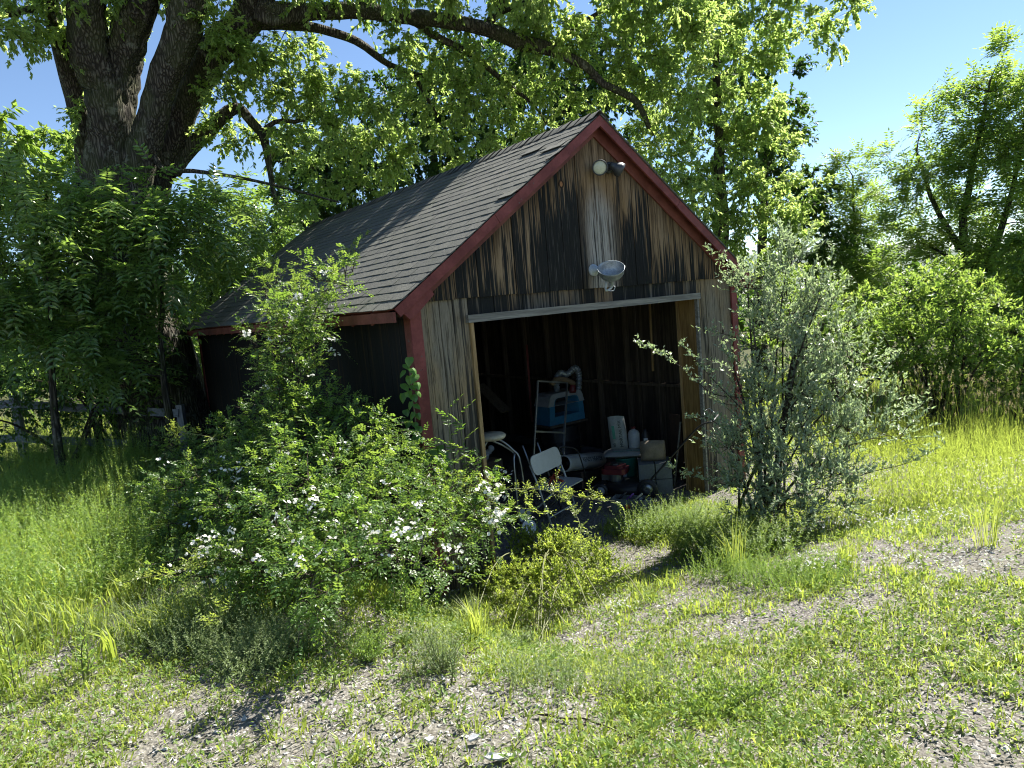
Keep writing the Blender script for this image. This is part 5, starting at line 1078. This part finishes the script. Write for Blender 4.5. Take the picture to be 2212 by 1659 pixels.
# torpedo heater
h0, h1 = KY(905, 930, 1.35), KY(1500, 862, 2.1); hx = unit(h1-h0); hr = 75*.2445*np.linalg.norm(h0-CAM)/FP
ht = thing('torpedo_heater', 'long white torpedo shaped space heater lying left of the cement bags', 'heater', (h0[0], h0[1], 0))
b = Buf(); lathe(b, [(hr*.84, .06), (hr*.86, 0), (hr, .0), (hr*1.02, .02), (hr, .05), (hr, .46), (hr*1.02, .47), (hr*1.02, .49), (hr, .5), (hr, 1.02), (hr*.9, 1.10)], h0, hx, 30); obj('shell', b, M_heat, ht, smooth=True)
b = Buf(); lathe(b, [(hr*.83, .3), (hr*.84, .06), (hr*.86, .01)], h0, hx, 30); lathe(b, [(0, .1), (hr*.35, .11), (hr*.4, .16), (hr*.4, .3), (0, .3)], h0, hx, 16); obj('burner_tube', b, M_blk, ht, smooth=True)
b = Buf(); obox(b, h0+hx*.55-[0, 0, hr+.13], hx, unit(np.cross(hx, [0, 0, 1])), (0, 0, 1), .30, .12, .11); obj('fuel_tank', b, M_blk, ht)
fv = unit(np.cross(hx, [0, 0, 1.])); fv = fv if fv@(CAM-h0) > 0 else -fv
tn = unit(fv*1+np.array([0, 0, .35])); ty = unit(np.cross(tn, hx)); ty = ty if ty[2] > 0 else -ty
text('lettering', 'READY HEATER', .085, M_ink, ht, h0+hx*.66+tn*(hr+.001), hx, ty, .001)
b = Buf(); tube(b, smooth_path(np.array([KY(900, 850, 1.2), KY(870, 785, 1.2), KY(1000, 795, 1.2), KY(1050, 860, 1.2), KY(1110, 1055, 1.2), KY(1130, 1100, 1.2)]), 20), .009, 7); obj('handle', b, M_blk, ht, smooth=True)
# round stool with curved legs
st = KY(262, 690, .95); sto = thing('round_stool', 'cream padded round stool with curved tube legs at the left door jamb', 'stool', (st[0], st[1], 0))
b = Buf(); lathe(b, [(0, -.035), (.15, -.03), (.17, -.01), (.172, .01), (.15, .03), (0, .04)], st, (0, 0, 1), 26); obj('seat', b, M_cream, sto, smooth=True)
for k_ in range(2): b = Buf(); tube(b, smooth_path(np.array([st+[.0, .02*k_, -.04], KY(350+30*k_, 725+50*k_, 1.0), KY(450+20*k_, 800+40*k_, .95), KY(530-60*k_, 930, .9), KY(550-70*k_, 1040+40*k_, .85)*[1, 1, 0]+[0, 0, .0]]), 18), .013, 8); obj('leg', b, M_steel, sto, smooth=True)
b = Buf(); tube(b, smooth_path(np.array([st+[-.05, 0, -.04], st+[-.16, .05, -.3], [st[0]-.2, st[1]+.1, 0]]), 12), .013, 8); obj('leg', b, M_steel, sto, smooth=True)
c_ = KZ(270, 1060, .0); b = Buf(); box(b, c_[0]-.16, c_[0]+.16, c_[1]-.1, c_[1]+.14, 0, .28); cbx = thing('cardboard_box', 'dark cardboard box with a white sticker beside the left door jamb', 'box', c_); obj('carton', b, M_card, cbx); box(b := Buf(), c_[0]+.03, c_[0]+.07, c_[1]-.103, c_[1]-.1005, .14, .22); obj('sticker', b, M_label, cbx)
b = Buf(); c_ = np.array([c_[0]-.03, c_[1]+.02, .285])
for q in range(9): p = c_+np.array([rr.uniform(-.08, .08), rr.uniform(-.06, .06), .03+q*.02]); lathe(b, [(0, -.04), (.04, -.02), (.05, .01), (.03, .04), (0, .05)], p, (rr.uniform(-1, 1), rr.uniform(-1, 1), .6), 9)
solo('crumpled_paper', b, M_label, 'crumpled white paper heaped on the cardboard box', 'paper', smooth=True, kind='stuff')
# bags, jug, bottle, blocks
def bag(name, c, ax, ay, az, hx, hy, hz, m, label, cat='bag'):
    """pillow shaped sack"""
    b = Buf(); n = 12; rq = np.random.default_rng(int(abs(c[0])*1000) % 999)
    u = np.linspace(-1, 1, n); U, V = np.meshgrid(u, u); e = (1-np.abs(U)**3)*(1-np.abs(V)**3); e = np.clip(e, 0, 1)**.5
    nz = vnoise(U*3+rq.random()*50, V*3)*.25
    for sg in (1, -1):
        P = c+ax*(hx*(U*(1-.05*V*V))[..., None])+ay*(hy*(V*(1-.06*U*U))[..., None])+az*(sg*hz*(e*(.85+nz*sg))[..., None])
        i = np.arange(n-1)[:, None]*n; j = np.arange(n-1)[None]; f = np.stack([i+j, i+j+1, i+n+j+1, i+n+j], -1).reshape(-1, 4); b.add(P.reshape(-1, 3), f if sg > 0 else f[:, ::-1])
    r = thing(name, label, cat, c); obj('sack', b, m, r, smooth=True); return r
X1, Y1, Z1 = np.array([1., 0, 0]), np.array([0, 1., 0]), np.array([0, 0, 1.])
vw = unit((CAM-KY(1400, 750, 1.7))*[1, 1, 0]); vr = unit(np.cross([0, 0, 1.], vw)); px_m = lambda n_, y_: n_*.2445*np.linalg.norm(KY(1400, 800, y_)-CAM)/FP
cbk = KZ(1650, 1170, 0); blk = []
for q, (dx, dz) in enumerate(((0, 0), (.0, .2), (.21, 0), (.21, .2))):
    b = Buf(); c_ = cbk+vr*dx+[0, 0, .098+dz]; obox(b, c_, vr, vw, Z1, .098, .19, .095)
    solo('concrete_block', b, M_con, ['lower grey block under the tan bag, nearer the mower wheel', 'upper grey block nearer the mower wheel, under the tan bag', 'lower grey block nearer the leaning panel behind the mower', 'upper grey block nearer the leaning panel behind the mower'][q], 'block', 'grey concrete blocks stacked behind the mower')
gz = KZ(1480, 1120, 0); b = Buf(); lathe(b, [(0, 0), (.13, 0), (.15, .34), (.16, .35), (.15, .36), (0, .355)], gz+vw*(-.15), Z1, 22); bk = thing('green_bucket', 'teal green bucket with a white label under the flat cement bag', 'bucket', gz); obj('pail', b, M_green, bk, smooth=True)
b = Buf(); o_ = gz+vw*(-.15)+vw*.152-vr*.06+[0, 0, .2]; obox(b, o_, vr, vw, Z1, .045, .003, .08); obj('label', b, M_label, bk)
zb = gz+[0, 0, .42]-vw*.1; fb1 = bag('cement_bag', zb-vr*.0, vr, vw, Z1, .30, .20, .055, M_bag, 'cement bag lying flat across the green bucket with a sunlit edge', 'bag')
mbp = zb+[0, 0, .28]-vr*.09; up2 = unit(Z1-vr*.06); fb2 = bag('cement_bag', mbp, vr, up2, vw, .115, .235, .07, M_bag, 'upright white and green mortar mix bag standing on the flat bag')
text('lettering', 'MORTAR MIX', .06, M_ink, fb2, mbp+vw*.072+vr*.035, up2, -vr, .001)
text('lettering', '80', .05, M_ink, fb2, mbp+vw*.066-vr*.06-up2*.15, up2, -vr, .001)
b = Buf(); obox(b, mbp+vw*.0645-vr*.055+up2*.02, vr, up2, vw, .018, .09, .003); obj('green_stripe', b, M_green, fb2)
text('lettering', 'CONCRETE MIX', .05, M_green, fb1, zb+vw*.14+[0, 0, .0585], vr, vw*-1, .001)
jg = zb+vr*.12+[0, 0, .06]-vw*.03; b = Buf(); lathe(b, [(0, 0), (.075, 0), (.08, .02), (.08, .19), (.06, .23), (.025, .25), (.022, .265), (0, .265)], jg, Z1, 20); jr = thing('white_jug', 'cloudy white plastic jug with a red cap beside the mortar bag', 'jug', jg); obj('jug_body', b, M_tw, jr, smooth=True); b = Buf(); lathe(b, [(0, .262), (.03, .262), (.03, .285), (0, .287)], jg, Z1, 14); obj('cap', b, M_red, jr)
bt = zb+vr*.27+[0, 0, .05]; b = Buf(); lathe(b, [(0, 0), (.05, 0), (.052, .02), (.052, .19), (.025, .23), (.02, .26), (0, .262)], bt, Z1, 18); br_ = thing('black_bottle', 'black plastic bottle with a white label between the jug and the tan bag', 'bottle', bt); obj('bottle_body', b, M_blk, br_, smooth=True); b = Buf(); obox(b, bt+vw*.053+[0, 0, .09], vr, vw, Z1, .026, .002, .055); obj('label', b, M_label, br_)
for q in range(4): b = Buf(); obox(b, bt+vw*.0555+[0, 0, .06+.018*q], vr, vw, Z1, .018-.003*(q % 2), .0006, .003); obj('print_line', b, M_ink, br_)
tb_ = cbk+vr*.1+[0, 0, .395+.13]; bag('tan_bag', tb_, vr, Z1, vw, .16, .135, .08, M_tanbag, 'torn tan paper bag standing on the concrete blocks')
q0 = KY(1430, 480, 2.4); b = Buf(); bar(b, q0, [q0[0]+.02, q0[1]-.1, 0], .035, .02); solo('white_stake', b, M_label, 'slim pale wooden stake standing up behind the mortar bag', 'stake')
p0, p1 = KY(1840, 490, 1.0), KY(1935, 500, .55); b = Buf(); prism(b, [p0, p1, [p1[0]+.0, p1[1]-.02, .01], [p0[0]-.03, p0[1]-.02, .01]], (.02, .01, 0), 1); solo('rusty_sheet', b, M_rust, 'rusty brown panel leaning in the corner by the right door jamb', 'panel')
q0, q1 = KY(1942, 560, .42), KY(1905, 950, .5); b = Buf(); bar(b, q0, q1+(q1-q0)*.55, .02, .02); solo('thin_lath', b, MT['greywood'], 'thin grey lath leaning beside the right door jamb', 'lath')
# mower
mc = KZ(1390, 1235, 0); mw = thing('lawn_mower', 'push lawn mower with red engine cover and black deck at the doorway', 'lawn mower', mc); fx = unit((KZ(1640, 1230)-KZ(1290, 1215))*[1, 1, 0]); fy = np.cross(Z1, fx)
mcc = (KZ(1640, 1230)+KZ(1290, 1215))/2+fy*.16
b = Buf(); lathe(b, [(0, .17), (.12, .17), (.22, .155), (.25, .12), (.26, .06), (.25, .055)], mcc, Z1, 28); v = b.v[0]; d_ = (v-mcc)@fx; v += fx*(d_*.25)[:, None]; obj('deck', b, M_blk, mw, smooth=True)
ec = mcc-fx*.17+[0, 0, .17]; b = Buf(); lathe(b, [(.09, 0), (.095, .03), (.10, .09), (.09, .10)], ec, Z1, 16); obox(b, ec-fx*.12+[0, 0, .05], fx, fy, Z1, .05, .06, .04); obj('engine_block', b, M_steel, mw)
b = Buf(); o_ = rrect(ec+[0, 0, .10], fx, fy, .16, .13, .05); prism(b, o_, Z1, .07); o_ = rrect(ec+[0, 0, .17], fx, fy, .13, .10, .05); prism(b, o_, Z1, .035); obj('engine_cover', b, M_red, mw); b = Buf(); lathe(b, [(0, .0), (.06, 0), (.055, .02), (0, .025)], ec+[0, 0, .205], Z1, 16); obj('starter_cap', b, M_blk, mw)
for sx, r_ in ((-1, .09), (1, .13)):
    for sy in (-1, 1):
        c_ = mcc+fx*.30*sx+fy*.24*sy+[0, 0, r_]; b = Buf(); lathe(b, [(r_*.62, -.022), (r_*.95, -.022), (r_, -.01), (r_, .01), (r_*.95, .022), (r_*.62, .022)], c_, fy, 24); wh = obj('wheel', b, M_blk, mw, smooth=True); b = Buf(); lathe(b, [(0, -.02), (.02, -.024), (r_*.62, -.012), (r_*.62, .012), (.02, .024), (0, .02)], c_, fy, 20); obj('rim', b, M_tw if sx < 0 else M_steel, wh, smooth=True)
for sy in (-1, 1):
    b = Buf(); tube(b, smooth_path(np.array([mcc+fx*.26+fy*.2*sy+[0, 0, .16], mcc+fx*.62+fy*.2*sy+[0, 0, .55], mcc+fx*.95+fy*.2*sy+[0, 0, .90], mcc+fx*1.12+fy*.2*sy+[0, 0, .97]]), 16), .012, 8); obj('handle', b, M_blk, mw, smooth=True)
b = Buf(); tube(b, [mcc+fx*1.12-fy*.2+[0, 0, .97], mcc+fx*1.12+fy*.2+[0, 0, .97]], .012, 8); tube(b, [mcc+fx*.62-fy*.2+[0, 0, .55], mcc+fx*.62+fy*.2+[0, 0, .55]], .009, 8); obj('handle', b, M_blk, mw, smooth=True)
b = Buf(); tube(b, smooth_path(np.array([mcc+fx*1.10-fy*.17+[0, 0, .99], mcc+fx*1.02-fy*.17+[0, 0, 1.06], mcc+fx*1.02+fy*.17+[0, 0, 1.06], mcc+fx*1.10+fy*.17+[0, 0, .99]]), 14), .004, 6); obj('bail_lever', b, M_steel, mw, smooth=True)
# tool tray, tin, jack, wheels
c_ = KZ(1500, 1345, 0); tt2 = thing('tool_tray', 'grey open tool tray with a red knob on the gravel before the mower', 'tool tray', c_); b = Buf(); ta = unit(vr*.9+vw*.3); tn_ = np.cross(Z1, ta)
for sx, sy, hx_, hy_ in ((0, -.09, .2, .006), (0, .09, .2, .006), (-.2, 0, .006, .09), (.2, 0, .006, .09)): obox(b, c_+ta*sx+tn_*sy+[0, 0, .08], ta, tn_, Z1, hx_, hy_, .08)
obox(b, c_+[0, 0, .006], ta, tn_, Z1, .2, .09, .005); obj('tray', b, M_con, tt2); b = Buf(); fwd = tn_ if tn_@(CAM-c_) > 0 else -tn_; lathe(b, [(0, 0), (.032, 0), (.028, .025), (0, .028)], c_+fwd*.097+[0, 0, .075], fwd, 16); obj('knob', b, M_or, tt2)
for q in range(4): b = Buf(); p = c_+ta*(.1*q-.15)+[0, 0, .12]; tube(b, [p, p+ta*.1+tn_*rr.uniform(-.05, .05)+[0, 0, .09]], .012, 7); obj('tool_grip', b, [M_blk, plain('purple_grip', (.16, .05, .28), .5), M_cream, M_blk][q], tt2, smooth=True)
c_ = KZ(1637, 1345, 0); b = Buf(); lathe(b, [(.0, .005), (.075, 0), (.075, .14), (.078, .145), (.07, .145), (.07, .02), (0, .02)], c_, Z1, 22); tn2 = thing('paint_tin', 'round grey tin with a pale rim right of the tool tray', 'tin', c_); obj('tin_body', b, M_galv, tn2, smooth=True); b = Buf(); lathe(b, [(0, .03), (.069, .03), (.069, .12), (0, .125)], c_, Z1, 16); obj('tin_fill', b, M_blk, tn2)
c_ = (f1+f2)/2+nv*.12+[0, 0, .452]; jk = thing('orange_clamp', 'orange red metal clamp lying on the folding chair seat', 'clamp', c_)
for a_, e_ in (((-.18, -.12, .01), (.20, .05, .07)), ((-.16, -.04, .012), (.19, .09, .05)), ((.02, -.12, .015), (.14, .13, .02))): b = Buf(); bar(b, c_+wv*a_[0]+nv*a_[1]+Z1*a_[2], c_+wv*e_[0]+nv*e_[1]+Z1*e_[2], .022, .018); obj('bar', b, M_or, jk)
b = Buf(); lathe(b, [(0, 0), (.022, 0), (.022, .04), (0, .04)], c_+wv*.19+nv*.05+Z1*.06, unit(wv+nv*.3), 12); obj('screw_head', b, M_or, jk)
cart = thing('pull_cart', 'two white plastic wheels on a thin axle beside the folding chair foot', 'cart', KZ(585, 1500)); wp = []
for a_, e_ in ((565, 1450), (607, 1557)):
    p = KZ(a_, e_, 0); b = Buf(); r_ = .085; cw_ = p+[0, 0, r_]; wp.append(cw_); lathe(b, [(0, -.012), (.02, -.016), (.022, -.006), (r_*.7, -.006), (r_, -.014), (r_, .014), (r_*.7, .006), (0, .008)], cw_, unit(vw*.8+vr*.5+Z1*.25), 24); obj('wheel', b, M_label, cart)
b = Buf(); tube(b, wp, .005, 6); obj('axle', b, M_steel, cart)
# lumber pile, poles and fittings at the back
lp = thing('lumber_pile', 'untidy pile of old boards stacked along the left inside wall', 'lumber', (1.0, 4.2, 0)); rq = random.Random(4)
for q in range(26):
    lay = q//3; z = .05+lay*.085+rq.uniform(0, .02); x0 = .25+(q % 3)*.28+rq.uniform(-.06, .06); L_ = rq.uniform(1.6, 2.9); y0 = 2.9+rq.uniform(-.2, .5)+lay*.06; an = rq.uniform(-.08, .08)
    b = Buf(); c_ = np.array([x0+.1, y0+L_/2, z]); obox(b, c_, (math.cos(an), math.sin(an), 0), (-math.sin(an), math.cos(an), rq.uniform(-.03, .03)), Z1, rq.uniform(.07, .12), L_/2, .02); obj('board', b, MT['stud'], lp)
b = Buf(); bar(b, KY(160, 230, 4.0), KY(400, 470, 3.4), .22, .02); solo('leaning_board', b, MT['stud'], 'wide board propped sloping over the lumber pile', 'board')
b = Buf(); bar(b, [1.15, 4.3, .8], [1.15, 4.3, 1.45], .09, .09); obj('board', b, MT['jambdark'], lp)
e_ = KY(468, 302, 5.2); b = Buf(); obox(b, e_, X1, Y1, Z1, .07, .03, .09); ob_ = thing('outlet_box', 'pale green electrical box mounted on a dark post inside the barn', 'electrical box', e_); obj('cover', b, plain('pale_green', (.16, .24, .21), .5), ob_)
for q in (-.03, .0, .03): b = Buf(); obox(b, e_+[q, -.032, .01], X1, Y1, Z1, .008, .002, .02); obj('switch', b, M_blk, ob_)
b = Buf(); bar(b, [e_[0], e_[1]+.08, 0], [e_[0], e_[1]+.08, 2.4], .1, .1); solo('post', b, MT['stud'], 'dark inner roof post behind the electrical box', 'post')
b = Buf(); bar(b, KY(583, -120, 3.4), KY(628, 560, 3.2), .03, .03); solo('red_pole', b, MT['red'], 'thin red painted pole standing deep in the barn left of the toy', 'pole')
pl = Y(1402.6, 640, .9); b = Buf(); tube(b, [[pl[0], pl[1], 2.40], Y(1410.6, 801.7, .9)], .016, 8); solo('hanging_pole', b, MT['jamb'], 'yellow wooden pole hanging from the tie beam before the right wall', 'pole', smooth=True)
tf = thing('tube_frame', 'pair of grey steel tubes sticking up behind the folding chair', 'metal tubes', KZ(650, 1150))
for (a1, c1), (a2, c2) in (((545, 770), (640, 1020)), ((675, 745), (760, 980))): b = Buf(); p = KY(a1, c1, 1.0); q = KY(a2, c2, 1.0); tube(b, [p, q, q+(q-p)*((q[2]-.0)/(p[2]-q[2]))], .011, 7); obj('tube', b, M_steel, tf, smooth=True)

# ------------------------------------------------------------------ litter and sticks in the foreground
M_pap = plain('white_scrap', (.45, .46, .47), .6, var=.2, sc=30)
for (px, py, a_, c_, ag), lb in zip(((929, 1616, .022, .016, .5), (1027, 1614, .032, .013, .1), (1083, 1648, .06, .018, -.3), (2190, 1885, .03, .02, 0)), ('small square white scrap leftmost of those lying on the gravel', 'middle long white scrap lying in the grass at the bottom', 'largest white scrap cut by the bottom picture edge', '')):
    if py > 1700: continue
    p = G(px, py); ax_ = math.cos(ag)*_r+math.sin(ag)*np.array([_u[0], _u[1], 0]); ax_ = unit(ax_*[1, 1, 0]); ay_ = np.cross(Z1, ax_); b = Buf(); n = 6; o_ = [p+[0, 0, .03]+ax_*math.cos(t)*a_*rr.uniform(.8, 1.15)+ay_*math.sin(t)*c_*rr.uniform(.8, 1.15)+Z1*rr.uniform(-.008, .008) for t in np.arange(8)*.785]
    prism(b, o_, (0, 0, -1), .008); solo('white_scrap', b, M_pap, lb, 'scrap', 'white scraps on the gravel')
def stick(pts, r, label):
    s = smooth_path(np.array([G(*p)+[0, 0, .015] for p in pts]), 16); s[:, 2] = ground_z(s[:, 0], s[:, 1])+.015+.01*rng.random(16); b = Buf(); tube(b, s, np.linspace(r, r*.4, 16), 6); solo('fallen_stick', b, MT['twig'], label, 'stick', 'fallen sticks', smooth=True)
stick([(1157, 1556), (1220, 1562), (1287, 1576), (1400, 1626)], .006, 'long dark stick lying across the grass at the lower middle')
stick([(1272, 1560), (1248, 1600)], .005, 'short dark stick crossing near the long stick')
stick([(1045, 1405), (1020, 1418), (1002, 1434)], .005, 'short pale stick on the gravel just under the tussock')

b = Buf(); n = 240; dd_ = rng.uniform(.2, SL-.1, n); yy_ = rng.uniform(-.1, BL, n); P = np.array([slope_pt(-1, d_, y_, .012) for d_, y_ in zip(dd_, yy_)]); a = rng.random(n)*6.283
dn_ = np.array([-ux, 0, -uz]); leaves(b, P, np.cos(a)[:, None]*dn_+np.sin(a)[:, None]*np.array([0, 1., 0]), np.tile([-uz, 0, ux], (n, 1)), .02+.05*rng.random(n)**2, .006, 'simple', .6+.4*rng.random(n))
solo('roof_litter', b, MT['litter'], 'pale twigs and seed bits lying on the grey shingles', 'litter', kind='stuff')
